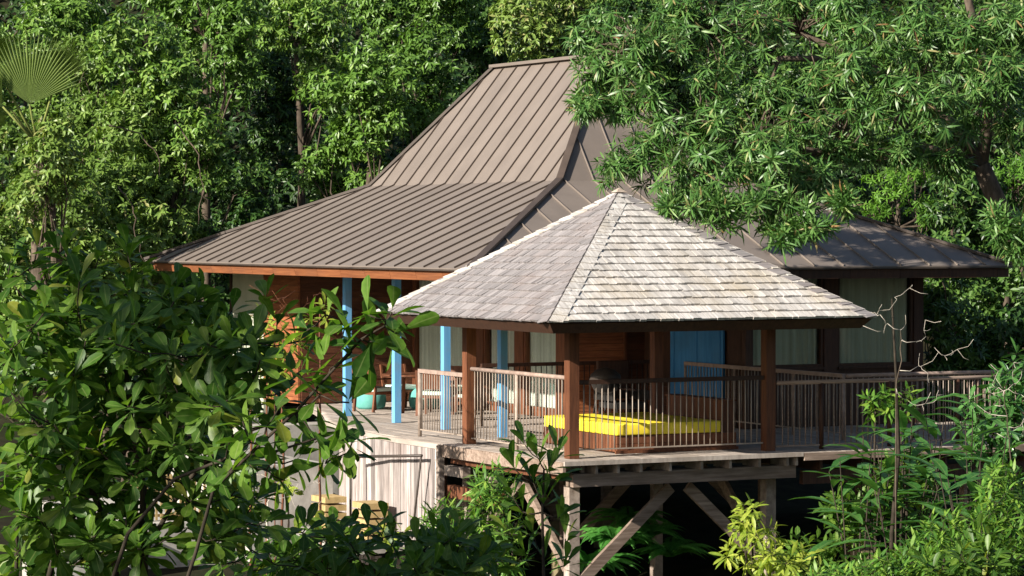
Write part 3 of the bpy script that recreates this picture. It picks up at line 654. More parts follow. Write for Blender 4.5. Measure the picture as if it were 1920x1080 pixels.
def table(x, y):
    t = thing('dining_table', 'round dark wooden veranda table between the aqua chairs', 'table', (x, y, 0))
    Geo().lathe((x, y, .70), [(.55, 0), (.57, .012), (.57, .035), (.55, .045)], 28).make('tabletop', M['brown'], t, False)
    for k in range(4):
        an = .6+k*math.pi/2; Geo().beam((x+.33*math.cos(an), y+.33*math.sin(an), .004), (x+.28*math.cos(an), y+.28*math.sin(an), .70), .05, .05, (0, 1, 0)).make('leg', M['brown'], t)
table(2.75, 11.6)
for (x, y, lb) in ((2.5, 12.95, 'round teal pouf under the left side of the veranda table'), (3.45, 12.5, 'round teal pouf tucked behind the middle of the veranda table')):
    o = Geo().lathe((x, y, .004), [(.24, 0), (.29, .05), (.31, .18), (.29, .33), (.22, .40), (.05, .42)], 24).make('pouf', M['teal'], None, True); tag(o, lb, 'pouf', 'teal poufs on the veranda')
# dark seat and round grill behind the daybed
t = thing('lounge_chair', 'dark high-backed outdoor chair behind the gazebo post near the house corner', 'chair', (4.6, 6.6, 0)); 
for q, a, b, m in (('seat', (4.3, 6.3, .30), (4.95, 6.95, .42), 'black'), ('backrest', (4.3, 6.97, .44), (4.95, 7.05, 1.14), 'dark'), ('armrest', (4.22, 6.3, .44), (4.29, 7.0, .62), 'black'), ('armrest', (4.96, 6.3, .44), (5.03, 7.0, .62), 'black')):
    Geo().box(a, b).make(q, M[m], t, False, .02)
for x in (4.32, 4.93):
    for y in (6.33, 6.92): Geo().box((x-.025, y-.025, .004), (x+.025, y+.025, .298)).make('leg', M['black'], t)
t = thing('kettle_grill', 'dark kettle grill with a round domed lid behind the near gazebo post', 'grill', (3.75, 5.7, 0))
Geo().lathe((3.75, 5.7, .62), [(.06, 0), (.2, .06), (.27, .2), (.28, .24)], 22).make('bowl', M['black'], t, True)
Geo().lathe((3.75, 5.7, .865), [(.285, 0), (.26, .1), (.16, .19), (.03, .22)], 22).make('lid', M['trim'], t, True)
for k in range(3):
    an = k*2.094; Geo().tube([(3.75+.16*math.cos(an), 5.7+.16*math.sin(an), .70), (3.75+.3*math.cos(an), 5.7+.3*math.sin(an), .01)], .014, 6).make('leg', M['black'], t, True)
Geo().box((3.95, 5.0, .70), (4.0, 6.2, .73)).make('side_shelf', M['dark'], t)

# ------------------------------------------------------------------ vegetation
def forest_tree(name, blobs_px, label, cat='tree', mat='lf_bg', L=.175, W=.075, dens=80, m=7, seed=0, group=None, kind='diamond', curl=.18, lo=40, hi=110, sag=.55, per=15, trunk_px=None, frac=.40, bark='bark', young=.35, up=.35):
    r = np.random.default_rng(1000+seed); blobs = [(at(px, py, d), rp*d/F) for (px, py, d, rp) in blobs_px]
    if cat == 'tree' and kind == 'diamond': blobs += [(at(px+rp*.2, py+rp*.95, d+.4), rp*.8*d/F) for (px, py, d, rp) in blobs_px]
    c0 = np.mean([b[0] for b in blobs], axis=0)
    bx, by = (c0[0], c0[1]) if trunk_px is None else trunk_px
    gz = float(ground_z(bx, by)); t = thing(name, label, cat, (bx, by, gz), group)
    subs = sub_blobs(blobs, r, per, frac); P, A = tips_on(subs, dens, r, up)
    B, D, Nn, idx = rosettes(P, A, m, r, lo, hi, sag)
    n = len(B); tone = r.random(n)*.55+np.repeat(r.random(len(P)), m)*.45; tone = tone*(1-young)+young*r.random(n)
    me = leaf_mesh('crown', B, D, Nn, L*(.7+.6*r.random(n)), W*(.75+.5*r.random(n)), kind, curl, tone, r)
    tag(link('crown', me, M[mat], t), kind='stuff')
    g = Geo(); top = Vector(c0)-Vector((0, 0, .3)); base = Vector((bx, by, gz-.1)); tr = max(.05, .017*(top-base).length)
    pts = [base.lerp(top, f)+Vector((*r.normal(size=2)*.08, 0)) for f in (0, .3, .6, 1)]
    g.tube(pts, [tr, tr*.85, tr*.7, tr*.45], 8); g.make('trunk', M[bark], t, True)
    g = Geo()
    for s in [subs[i] for i in r.permutation(len(subs))[:16]]: limb_geo(g, pts[2+int(r.random() < .5)], [(s[0], .008)], tr*.3, r)
    g.make('branches', M[bark], t, True)
    return t
GB = 'trees of the dense forest behind the house'
bgt = [
 ([(20,300,64,120),(110,390,63,110),(10,470,62,110)], 'yellow-green bushy forest tree at the left edge below the fan palm', 'lf_bgy', 1),
 ([(230,250,66,110),(200,360,65,110),(300,330,66,100)], 'yellow-green forest tree right of the fan palm with drooping leaf clusters', 'lf_bgy', 2),
 ([(330,150,66,90),(250,90,66,95),(370,250,65.5,70)], 'mid-green forest tree with a pale sunlit top in the upper left', 'lf_bg', 3),
 ([(170,480,63,90),(290,430,64,80),(90,560,62,90)], 'low forest tree hanging just left of the roof eave', 'lf_bgy', 4),
 ([(360,430,69,75),(440,340,72,80)], 'dark recessed forest tree behind the left roof hip', 'lf_bgd', 5),
 ([(100,30,73,110),(-30,120,71,90)], 'forest tree crown above the fan palm in the top left corner', 'lf_bg', 6),
 ([(420,30,74,110),(330,-10,75,90)], 'bright forest tree at the top edge, second crown from the left', 'lf_bg', 7),
 ([(520,130,76,80),(500,240,76,80)], 'dark recessed tree between two bright crowns over the lower roof', 'lf_bgd', 8),
 ([(600,40,70,95),(520,-20,71,80)], 'bright forest tree at the top edge left of the roof ridge', 'lf_bg', 9),
 ([(640,180,67,85),(710,140,66.5,85),(680,270,67,65)], 'bright green forest tree directly left of the steep roof', 'lf_bg', 10),
 ([(600,310,67.5,60),(625,345,68,45)], 'bushy forest tree touching the kink of the roof', 'lf_bg', 11),
 ([(480,410,70,60),(420,470,68,55)], 'dark low tree behind the long roof hip', 'lf_bgd', 12),
 ([(780,200,68,65),(800,100,68,75)], 'forest tree hugging the upper left slope of the steep roof', 'lf_bg', 13),
 ([(730,20,75,90),(840,-10,75,80)], 'forest crown at the top centre, left of the ridge end', 'lf_bg', 14),
 ([(990,50,72,90),(1060,10,73,80)], 'yellowish forest tree just above the roof ridge', 'lf_bgy', 15),
 ([(910,90,76,70),(900,20,77,80)], 'dark forest tree in the gap left of the ridge', 'lf_bgd', 16),
 ([(1180,60,70,110),(1300,120,71,110)], 'forest tree hidden mostly behind the long-leaved tree, right of the ridge', 'lf_bgd', 17),
 ([(1450,180,70,120),(1550,60,72,120)], 'dark forest tree behind the centre of the long-leaved tree', 'lf_bgd', 18),
 ([(1700,120,70,130),(1850,60,72,130)], 'dark forest tree in the upper right behind the long leaves', 'lf_bgd', 19),
 ([(1820,380,62,110),(1930,300,64,110)], 'dark forest tree at the right edge behind the pale limb', 'lf_bgd', 20),
 ([(1820,560,60,90),(1920,500,60,100)], 'dark shaded tree right of the wing window', 'lf_bgd', 21),
 ([(1800,680,59,80),(1900,640,58,90)], 'dark shrubby tree in the shade behind the right railings', 'lf_bgd', 22),
 ([(1760,470,57,60),(1780,600,56,70),(1740,560,58,50)], 'dark shaded tree close behind the corner of the wing', 'lf_bgd', 25),
 ([(1860,740,55,80),(1760,720,56,60)], 'dark low tree behind the right end of the front railing', 'lf_bgd', 26),
 ([(420,30,68,80),(340,-20,69,80)], 'bright forest crown at the top edge above the left crowns', 'lf_bg', 27),
 ([(95,290,59.3,60),(60,360,59.3,60),(110,240,59.4,38)], 'small bushy tree growing in front of the fan palm trunk', 'lf_bgy', 29),
 ([(120,230,68,100),(180,120,70,90)], 'yellow-green forest tree right behind the fan palm', 'lf_bgy', 28),
 ([(330,560,66,70),(400,600,64,60),(260,600,63,60)], 'dark tree in the shade beneath the left eave', 'lf_bgd', 23),
 ([(240,680,60,70),(60,680,60,80),(380,720,60,60)], 'dark low tree behind the foreground leaves at the left', 'lf_bgd', 24),
]
for bl, lb, mt, sd in bgt: forest_tree('forest_tree', bl, lb, 'tree', mt, seed=sd, group=GB)
GF = 'bright feathery trees above the right roof'
for bl, lb, sd in (([(1660,360,64,60),(1720,310,65,60)], 'bright feathery-leaved tree above the right roof hip', 31), ([(1740,400,63,45),(1640,400,63,35)], 'low feathery-leaved tree just over the right roof edge', 32), ([(1900,330,62,60)], 'feathery bright tree at the right edge behind the limb', 33)):
    forest_tree('feathery_tree', bl, lb, 'tree', 'lf_ferny', L=.12, W=.035, dens=80, m=10, seed=sd, group=GF, kind='lance', sag=.1, lo=60, hi=100, per=12)
# far forest wall on the hillside: one mass
r = np.random.default_rng(5); nP = 15000
px = r.uniform(-700, 2600, nP); py = r.uniform(-260, 560, nP); dd = (3.5+1.3+.4770*66)/(.4770-(430-py)/F)-.4-r.random(nP)*2.2-1.2*np.sin(px/60+py/90)**2
P = np.array([at(a, b, c) for a, b, c in zip(px, py, dd)]); A = norm(-FW+np.array([0, 0, .5])+r.normal(size=(nP, 3))*.6)
B, D, Nn, idx = rosettes(P, A, 8, r, 40, 110, .5); nn_ = len(B)
me = leaf_mesh('forest', B, D, Nn, .24*(.7+.6*r.random(nn_)), .11, 'diamond', .2, r.random(nn_)*.8, r)
tag(link('forest', me, M['lf_far']), kind='stuff')

# hanging bare vines in the left forest
for i, (pts, lb) in enumerate(((((330,230,61.5),(372,290,61),(380,360,61),(372,420,61)), 'thin bare woody vine hanging in front of the left forest tree'), (((225,350,60.5),(250,390,60),(255,440,60),(270,490,60)), 'thin bare vine hanging just above the left roof eave'), (((205,235,61.5),(265,250,61),(300,300,61),(300,330,61)), 'arching bare vine near the middle of the yellowish forest tree'))):
    cv = [Vector(at(*p)) for p in pts]; dn = []
    for a, b in zip(cv[:-1], cv[1:]):
        for k in range(5): dn.append(a.lerp(b, k/5)+Vector((random.uniform(-.03, .03), random.uniform(-.03, .03), random.uniform(-.02, .02))))
    o = Geo().tube(dn+[cv[-1]], list(np.linspace(.017, .008, len(dn)+1)), 6).make('vine', M['bark'], None, True); tag(o, lb, 'vine', 'bare vines hanging in the left forest')

# fan palm, upper left
def fan_palm():
    c = at(70, 205, 60); t = thing('fan_palm', 'large fan palm with folded pleated leaves in the upper left forest', 'palm', (c[0], c[1], float(ground_z(c[0], c[1]))))
    Geo().tube([(c[0], c[1], float(ground_z(c[0], c[1]))-.1), tuple(c-np.array([0, 0, .8]))], [.16, .13], 10).make('trunk', M['bark'], t, True)
    for (hx, hy, ax, sp, R) in ((55, 195, 82, 62, 1.5), (105, 150, 62, 40, .95), (5, 200, 140, 50, .95), (-10, 120, 60, 40, .8), (20, 205, 200, 45, .8)):
        h = at(hx, hy, 60-.3*random.random()); a0 = math.radians(ax-sp); a1 = math.radians(ax+sp); n = 34; hub = Vector(h)
        lf = Geo().tube([tuple(c-np.array([0, 0, .7])), tuple(h)], [.03, .018], 6).make('frond', M['stem'], t, True)
        g = Geo(); R_ = Vector(RT); U_ = Vector((0, 0, 1)); Fv = Vector(-FW)
        for k in range(n):
            b0 = a0+(a1-a0)*k/n; b1 = a0+(a1-a0)*(k+1)/n; bm = (b0+b1)/2; rr = R*(.86+.14*math.sin(math.pi*(k+.5)/n))*random.uniform(.93, 1.03)
            dv = lambda an, rad, dep: hub+(R_*math.cos(an)+U_*math.sin(an))*rad+Fv*(dep+.25*(rad/R)**2)
            p0 = dv(b0, rr*.62, 0); p1 = dv(b1, rr*.62, 0); pm = dv(bm, rr*.64, .05); tip = dv(bm, rr, -.12*random.random()); hb = dv(bm, .02, 0)
            g = Geo().add([hb, p0, pm, p1, tip], [(0,1,2),(0,2,3),(1,4,2),(2,4,3)]); g.make('blade', M['lf_palm'], lf)
fan_palm()

# ---- long-leaved (mango-like) tree on the right
def mango():
    r = np.random.default_rng(77); bxy = (10.9, 1.6); gz = float(ground_z(*bxy))
    t = thing('long_leaved_tree', 'large spreading tree with long narrow glossy leaves hanging over both roofs from the right', 'tree', (*bxy, gz))
    bl = [(1130,60,50,70),(1210,90,49,85),(1130,130,49.5,62),(1190,150,49,60),(1300,50,50,80),(1400,60,50,80),(1330,150,49.5,70),(1280,10,50,70),(1480,0,51,60),
          (1180,290,48.5,75),(1250,250,48.5,75),(1330,240,48.5,75),(1160,320,48,50),(1260,330,48,80),(1340,330,48,90),(1430,290,48,90),(1490,240,49,70),(1400,390,47.5,70),(1480,400,47.5,65),(1530,330,48.5,60),(1300,390,47.5,45),(1470,440,47.3,38),(1255,385,47.5,32),
          (1600,90,49,80),(1700,60,50,90),(1660,170,49,85),(1740,200,49,80),(1800,90,50,90),(1860,150,49.5,80),(1600,210,50,60),(1800,250,50,60),(1900,40,50,80),(1700,270,51,40),(1580,20,50,60),(1900,230,50,50),
          (1885,420,47,48),(1905,470,47,40),(1560,280,50,45),(1520,420,47.2,45),(1350,400,47.3,50),(1560,150,50,60),(1450,180,49.5,60),(1100,200,49,34),(1110,165,49.5,50),(1155,205,49.3,42),(1230,200,49,60),(1580,380,47.5,30),(1620,290,50,45),(1700,285,50,45),(1780,300,50,42),(1640,270,50.5,45)]
    blobs = [(at(a, b, c), rp*c/F) for a, b, c, rp in bl]
    subs = sub_blobs(blobs, r, 11, .40); P, A = tips_on(subs, 58, r, .05)
    # clusters: the nearest ones in view are parts of their own
    T = 15
    keep = r.permutation(len(P)); P = P[keep]; A = A[keep]
    dz = np.array([depth_of(p) for p in P]); order = np.argsort(dz); inv = []
    for i in order:
        x, y = pix(P[i])
        if 0 < x < 1920 and 0 < y < 1080: inv.append(i)
        if len(inv) >= 290: break
    rest = np.setdiff1d(np.arange(len(P)), inv)
    variants = []
    for k in range(14):
        B, D, Nn, _ = rosettes(np.zeros((1, 3)), np.array([[0, 0, 1.]]), T, r, 25, 112, 0); n = len(B)
        me = leaf_mesh('leaf_cluster', B, D, Nn, .235*(.65+.6*r.random(n)), .034*(.85+.3*r.random(n)), 'lance', .12+.4*r.random(n), r.random(n), r); me.materials.append(M['lf_mango']); variants.append(me)
    for i in inv:
        o = link('leaf_cluster', variants[int(r.integers(14))], None, t, P[i]); a = A[i].copy(); a[2] -= .1
        o.rotation_mode = 'QUATERNION'; q = Vector(a).to_track_quat('Z', 'Y'); o.rotation_quaternion = q; s = .85+.35*r.random(); o.scale = (s, s, s)
    B, D, Nn, _ = rosettes(P[rest], A[rest], T, r, 25, 110, .5); n = len(B)
    tag(link('foliage', leaf_mesh('foliage', B, D, Nn, .235*(.65+.6*r.random(n)), .034*(.85+.3*r.random(n)), 'lance', .12+.4*r.random(n), None, r), M['lf_mango'], t), kind='stuff')
    g = Geo(); tp = [(bxy[0], bxy[1], gz-.2), tuple(at(1990, 620, 51.5)), tuple(at(1920, 470, 51.2)), tuple(at(1872, 385, 51)), tuple(at(1840, 310, 51))]
    g.tube(tp, [.32, .25, .20, .17, .15], 12); g.make('trunk', M['bark'], t, True)
    fork = tp[-1]
    for pts, rr in ((((1840,310,51),(1790,240,51),(1700,160,51),(1600,110,51),(1500,60,51)), (.14,.11,.09,.07,.05)), (((1840,310,51),(1720,275,50.8),(1560,290,50),(1430,270,49.5),(1300,260,49)), (.12,.09,.07,.06,.04)),
                    (((1840,310,51),(1860,180,51),(1830,60,51),(1800,-60,51)), (.12,.1,.08,.06)), (((1500,60,51),(1440,30,50.5),(1330,60,50),(1200,90,49.5)), (.05,.045,.035,.02)), (((1560,300,50),(1500,360,49),(1450,400,48.5)), (.05,.035,.02)), (((1600,110,51),(1460,110,50),(1440,170,49.8),(1450,240,49.5)), (.06,.05,.035,.02))):
        Geo().tube([at(*p) for p in pts], list(rr), 8).make('limb', M['bark'], t, True)
    g = Geo(); anchors = [Vector(at(*p)) for p in ((1700,160,51),(1600,110,51),(1500,60,51),(1560,300,50),(1430,270,49.5),(1300,260,49),(1330,60,50),(1200,90,49.5),(1860,180,51),(1830,60,51),(1450,400,48.5),(1872,385,51))]
    for c, R in subs:
        c = Vector(c); a = min(anchors, key=lambda q: (q-c).length)
        if (a-c).length > 1.3: continue
        limb_geo(g, a, [(c, .008)], .022, r, 4)
    g.make('branches', M['bark'], t, True)
mango()

# ---- plants built from a skeleton and big leaves
def skeleton(g, roots, tips, r, r_tip=.004, r_root=.02, wig=.06):
    """grow to each tip from the nearest point already grown"""
    nodes = [(Vector(p), rr) for p, rr in roots]; c0 = nodes[0][0]
    order = sorted(range(len(tips)), key=lambda i: min((Vector(tips[i])-n[0]).length for n in nodes)); dirs = {}
    for i in order:
        q = Vector(tips[i]); best = min(nodes, key=lambda n: (n[0]-q).length+.25*max(0, n[0].z-q.z+.02)*2)
        p, rp = best; L = (q-p).length; r0 = min(rp*.8, r_tip+.011*L+.001)
        if L < 1e-3: dirs[i] = Vector((0, 0, 1)); continue
        k = max(2, int(L/.12)); pts = []
        out = (q-p)
        for j in range(k+1):
            f = j/k; v = p.lerp(q, f); v.z += -L*.10*math.sin(math.pi*f); 
            if 0 < j < k: v += Vector(r.normal(size=3)*L*wig*.35)
            pts.append(v)
        rad = [r0+(r_tip-r0)*j/k for j in range(k+1)]; g.tube(pts, rad, 5)
        for j in range(1, k+1): nodes.append((pts[j], rad[j]))
        dirs[i] = (pts[-1]-pts[-2]).normalized()
    return [np.array(dirs[i]) for i in range(len(tips))]
def leafy_plant(name, label, cat, tips, stems, mat, L, W, m, kind='obovate', seed=0, group=None, bark='bark_dark', lo=30, hi=100, sag=.1, curl=.15, maxobj=295, up=.5, r_tip=.004, leafname='leaf', cv=.35, nvar=14):
    r = np.random.default_rng(300+seed); tips = np.asarray(tips)
    base = Vector(stems[0][0][0]); gz = float(ground_z(base.x, base.y))
    t = thing(name, label, cat, (base.x, base.y, gz), group); roots = []
    for pts, rr in stems:
        pts = [Vector(p) for p in pts]; pts = [Vector((pts[0].x, pts[0].y, min(pts[0].z, float(ground_z(pts[0].x, pts[0].y)))))]+pts
        dense = []; rd = []
        rl = list(np.linspace(rr, rr*.45, len(pts)))
        for a, b, ra, rb in zip(pts[:-1], pts[1:], rl[:-1], rl[1:]):
            k = max(1, int((b-a).length/.25))
            for j in range(k): dense.append(a.lerp(b, j/k)+Vector(r.normal(size=3)*.008)); rd.append(ra+(rb-ra)*j/k)
        dense.append(pts[-1]); rd.append(rl[-1])
        Geo().tube(dense, rd, 8).make('stem', M[bark], t, True)
        roots += [(p, q) for p, q in list(zip(dense, rd))[max(1, len(dense)//4):]]
    g = Geo(); dirs = skeleton(g, roots, tips, r, r_tip); g.make('branches', M[bark], t, True)
    A = norm(np.array(dirs)+np.array([0, 0, up])); B, D, Nn, idx = rosettes(tips, A, m, r, lo, hi, sag)
    n = len(B); Ls = L*(1-cv/2+cv*r.random(n)); Ws = W*(.85+.3*r.random(n))*(Ls/L); keep = r.random(n) < .93
    B, D, Nn, Ls, Ws = B[keep], D[keep], Nn[keep], Ls[keep], Ws[keep]; n = len(B)
    d = (B-CAM)@FW; x = PW/2+F*((B-CAM)@RT)/d; y = PH/2-F*((B-CAM)@UP)/d; size = Ls/d; vis = (x > -20) & (x < 1940) & (y > -20) & (y < 1100)
    score = np.where(vis, size*(1+.3*(d < np.median(d))), -1); order = np.argsort(-score); obj = [i for i in order[:maxobj] if score[i] > 0]
    Dn, S, Nn2 = leaf_frames(B, D, Nn); vs = []
    for k in range(nvar):
        me = leaf_mesh(leafname, np.zeros((1, 3)), np.array([[1., 0, 0]]), np.array([[0, 0, 1.]]), 1.0, W/L, kind, curl*(.2+1.6*k/(nvar-1)), np.array([(k*.37+.05) % 1]), r); me.materials.append(M[mat]); vs.append(me)
    # leaf_mesh frame for D=x, N=z gives S = x cross z = -y
    par = WO[t]
    for i in obj:
        o = bpy.data.objects.new(leafname, vs[int(r.integers(nvar))]); col.objects.link(o); o.parent = t; s = Ls[i]
        x_, y_, z_ = Dn[i], -S[i], Nn2[i]; b = B[i]
        o.matrix_basis = Matrix(((x_[0]*s, y_[0]*s, z_[0]*s, b[0]-par.x), (x_[1]*s, y_[1]*s, z_[1]*s, b[1]-par.y), (x_[2]*s, y_[2]*s, z_[2]*s, b[2]-par.z), (0, 0, 0, 1)))
    rest = np.setdiff1d(np.arange(n), obj)
    if len(rest): tag(link('foliage', leaf_mesh('foliage', B[rest], D[rest], Nn[rest], Ls[rest], Ws[rest], kind, curl, None, r), M[mat], t), kind='stuff')
    return t
def fill(regions, seed, dj=.6):
    """regions: (px, py, rx, ry, depth, count)"""
    r = np.random.default_rng(seed); out = []
    for (px, py, rx, ry, d, n) in regions:
        for _ in range(n):
            a = r.random()*6.28; q = math.sqrt(r.random()); out.append(at(px+rx*q*math.cos(a), py+ry*q*math.sin(a), d+dj*r.normal()*.6))
    return out
BP = lambda pts: [at(*p) for p in pts]
# large broad-leaved tree, left foreground
tips = fill([(100,640,160,80,15.5,40),(330,610,150,60,15.0,32),(200,760,240,90,15.3,64),(430,710,110,80,14.7,30),(80,900,120,90,15.6,34),(300,860,170,60,15.4,36),(420,960,90,60,15.2,22),(260,1000,120,50,15.2,22),(160,560,120,40,15.6,14),(90,1010,120,60,15.5,18)], 11)
tips += BP([(70,465,15.5),(135,450,15.4),(240,465,15),(185,485,15.4),(20,490,15.6),(110,475,15.4),(60,500,15.5),(130,490,15.4),(165,530,15.4),(240,480,15),(250,520,15),(250,560,15),(15,520,15.6),(300,600,15),(560,640,14.6),(520,600,14.7),(470,640,14.7),(500,560,14.7),(330,540,15),(380,560,15)])
leafy_plant('broad_leaved_tree', 'large dark-green tree with broad paddle leaves filling the left foreground', 'tree', tips,
   [(BP([(250,1250,15.3),(265,1000,15.2),(268,920,15.2),(250,800,15.2),(235,690,15.2)]), .028), (BP([(200,1250,15.4),(220,1060,15.3),(190,960,15.3),(140,840,15.4),(90,760,15.5)]), .024), (BP([(60,1250,15.5),(90,1060,15.4),(130,980,15.4),(170,920,15.3),(240,840,15.3)]), .02),
    (BP([(250,1250,15.2),(280,1030,15.1),(350,900,15),(430,820,14.9),(520,790,14.8)]), .018), (BP([(20,1250,15.7),(30,1000,15.7),(40,850,15.7)]), .016)], 'lf_fg', .155, .060, 11, seed=1, maxobj=295)
# branch with larger leaves crossing the veranda
tips = BP([(500,800,13.1),(470,830,13.1),(440,870,13.15),(520,770,13.1),(410,900,13.2),(455,790,13.1),(575,620,13),(610,590,13),(650,600,13),(690,590,12.9),(725,600,12.9),(745,625,12.9),(700,640,12.9),(660,660,13),(620,690,13),(600,740,13),(655,755,13),(560,700,13),(735,585,12.9),(640,640,13)])
leafy_plant('leafy_branch_shrub', 'shrub branch with extra large hanging leaves crossing in front of the blue posts', 'shrub', tips,
   [(BP([(300,1250,13.2),(400,920,13.2),(490,830,13.1),(560,770,13.05),(620,700,13),(680,640,12.95),(720,612,12.9)]), .010)], 'lf_fg', .185, .072, 7, seed=2, lo=40, hi=110, sag=.2)
tips = BP([(590,830,14),(610,870,14),(640,800,14),(660,830,14),(560,860,14),(500,880,14),(530,900,14),(460,870,14),(400,870,14),(430,830,14),(650,850,14),(470,830,14.1),(570,790,14),(620,840,14)])
leafy_plant('leafy_branch_shrub', 'thin dark branch with hanging paddle leaves in front of the concrete block', 'shrub', tips,
   [(BP([(150,1250,14.3),(240,1000,14.2),(330,900,14.1),(420,860,14.05),(520,845,14),(600,820,14)]), .012)], 'lf_fg', .165, .066, 6, seed=3, lo=50, hi=120, sag=.35)
# low foreground shrubs along the bottom
tips = fill([(740,1005,140,34,17,22),(600,1030,110,40,17,18),(850,1045,100,36,17.2,18),(700,1065,220,34,16.8,24),(470,1050,90,34,17,12)], 13, .5)
leafy_plant('broad_leaved_shrub', 'low dark broad-leaved shrub along the bottom edge, left of centre', 'shrub', tips,
   [(BP([(680,1300,17),(700,1120,17),(720,1040,17)]), .02), (BP([(820,1300,17.1),(830,1120,17.1),(820,1040,17.1)]), .018), (BP([(560,1300,17),(580,1120,17),(600,1040,17)]), .018)], 'lf_fg', .155, .062, 8, seed=4)
tips = BP([(985,835,18),(1010,860,18),(1035,900,18),(1000,905,18),(965,880,18),(1045,850,18),(1020,940,18),(980,960,18),(1050,970,18),(1000,1000,18),(1060,1010,18),(955,1000,18),(1020,1050,18),(985,1040,18),(1060,1060,18),(1030,880,18),(960,930,18)])
leafy_plant('upright_sapling', 'upright sapling with round-tipped leaves rising in front of the near gazebo post', 'shrub', tips,
   [(BP([(1025,1300,18),(1022,1080,18),(1015,960,18),(1020,880,18)]), .014)], 'lf_fg', .17, .062, 6, seed=5, lo=10, hi=70, sag=0, up=1.2)
tips = fill([(830,1050,60,60,17.5,8),(930,1060,60,40,17.5,8)], 15, .3)
# bright narrow-leaved shrub in front of the beams
def spray(name, label, regions, seed, mat, L, W, m, dj, **k):
    tips = fill(regions, seed, dj); c = regions[0]
    st = [(BP([(px, py+ry+160, d), (px, py+ry*.6, d), (px, py-ry*.3, d)]), .022) for (px, py, rx, ry, d, n) in regions]
    return leafy_plant(name, label, 'shrub', tips, st, mat, L, W, m, seed=seed, dj=None, **k) if False else leafy_plant(name, label, 'shrub', tips, st, mat, L, W, m, seed=seed, **k)
spray('bamboo_like_shrub', 'bright green narrow-leaved shrub growing up in front of the grey deck beams', [(918,935,40,65,38,60),(905,1030,60,45,38,50),(960,1020,40,60,38,30)], 21, 'lf_bright', .20, .03, 9, .5, kind='lance', bark='bark_dark', curl=.1, maxobj=40, sag=.3)
spray('bamboo_like_shrub', 'lower bright narrow-leaved shrub left of the taller one, before the vertical boards', [(830,990,45,50,38.5,50),(800,1050,50,40,38.5,40)], 22, 'lf_bright', .20, .03, 9, .5, kind='lance', bark='bark_dark', curl=.1, maxobj=30, sag=.3)
spray('yellow_green_sapling', 'yellow-green young sapling before the right support post of the gazebo', [(1410,1020,60,40,38,26),(1400,970,25,25,38,10),(1450,1060,60,40,37.5,24),(1500,1060,40,30,38,12)], 23, 'lf_yg', .21, .05, 7, .5, kind='ovate', bark='bark_dark', curl=.25, maxobj=120, sag=.35)
spray('broad_bright_shrub', 'dense bright green shrub filling the bottom right corner', [(1800,1045,130,50,35,170),(1700,1072,140,30,34.5,120),(1880,960,50,90,35.5,150),(1590,1078,90,20,34.5,50),(1800,1000,70,40,35.5,60)], 24, 'lf_bright', .15, .038, 9, .8, kind='lance', bark='bark_dark', curl=.15, maxobj=250, sag=.1, up=.9)
spray('broad_bright_shrub', 'smaller dull olive shrub in front of the bright one at bottom right', [(1850,1040,60,40,30,22),(1770,1055,50,25,30,14)], 25, 'lf_fg', .20, .06, 8, .4, kind='obovate', bark='bark_dark', maxobj=120, up=.9)
spray('yellow_green_shrub', 'small yellow-green shrub with thin twigs before the wood panel of the house', [(530,650,45,60,46,34),(500,700,40,50,46,24),(600,590,30,22,46,6),(470,600,30,30,46,6)], 26, 'lf_yg', .20, .06, 6, .5, kind='ovate', bark='brown', curl=.2, maxobj=100, sag=.3)
spray('yellow_green_shrub', 'little bright plant in the gap beside the concrete block', [(440,935,40,35,47,26),(540,905,18,14,46,6),(740,1000,20,20,40,4)], 27, 'lf_yg', .20, .07, 6, .5, kind='ovate', bark='bark_dark', curl=.2, maxobj=60, sag=.3)
spray('variegated_shrub', 'small bright shrub poking up behind the right front railing', [(1640,760,30,28,46.6,18),(1690,750,28,28,46.4,16)], 28, 'lf_bright', .20, .05, 7, .15, kind='lance', bark='bark_dark', curl=.2, maxobj=100, sag=.1)
spray('shade_shrub', 'dark leafy shrub in the shade below the right deck', [(1600,960,60,50,44,40),(1700,900,60,60,44.5,40),(1520,1040,60,40,44,30)], 29, 'lf_fg', .24, .07, 7, .6, kind='ovate', maxobj=100, sag=.2)
spray('shade_shrub', 'dark leafy shrub at the right edge behind the bare twigs', [(1860,800,60,80,45,60),(1900,720,40,60,45,30)], 30, 'lf_ginger', .26, .07, 7, .6, kind='ovate', maxobj=100, sag=.2)
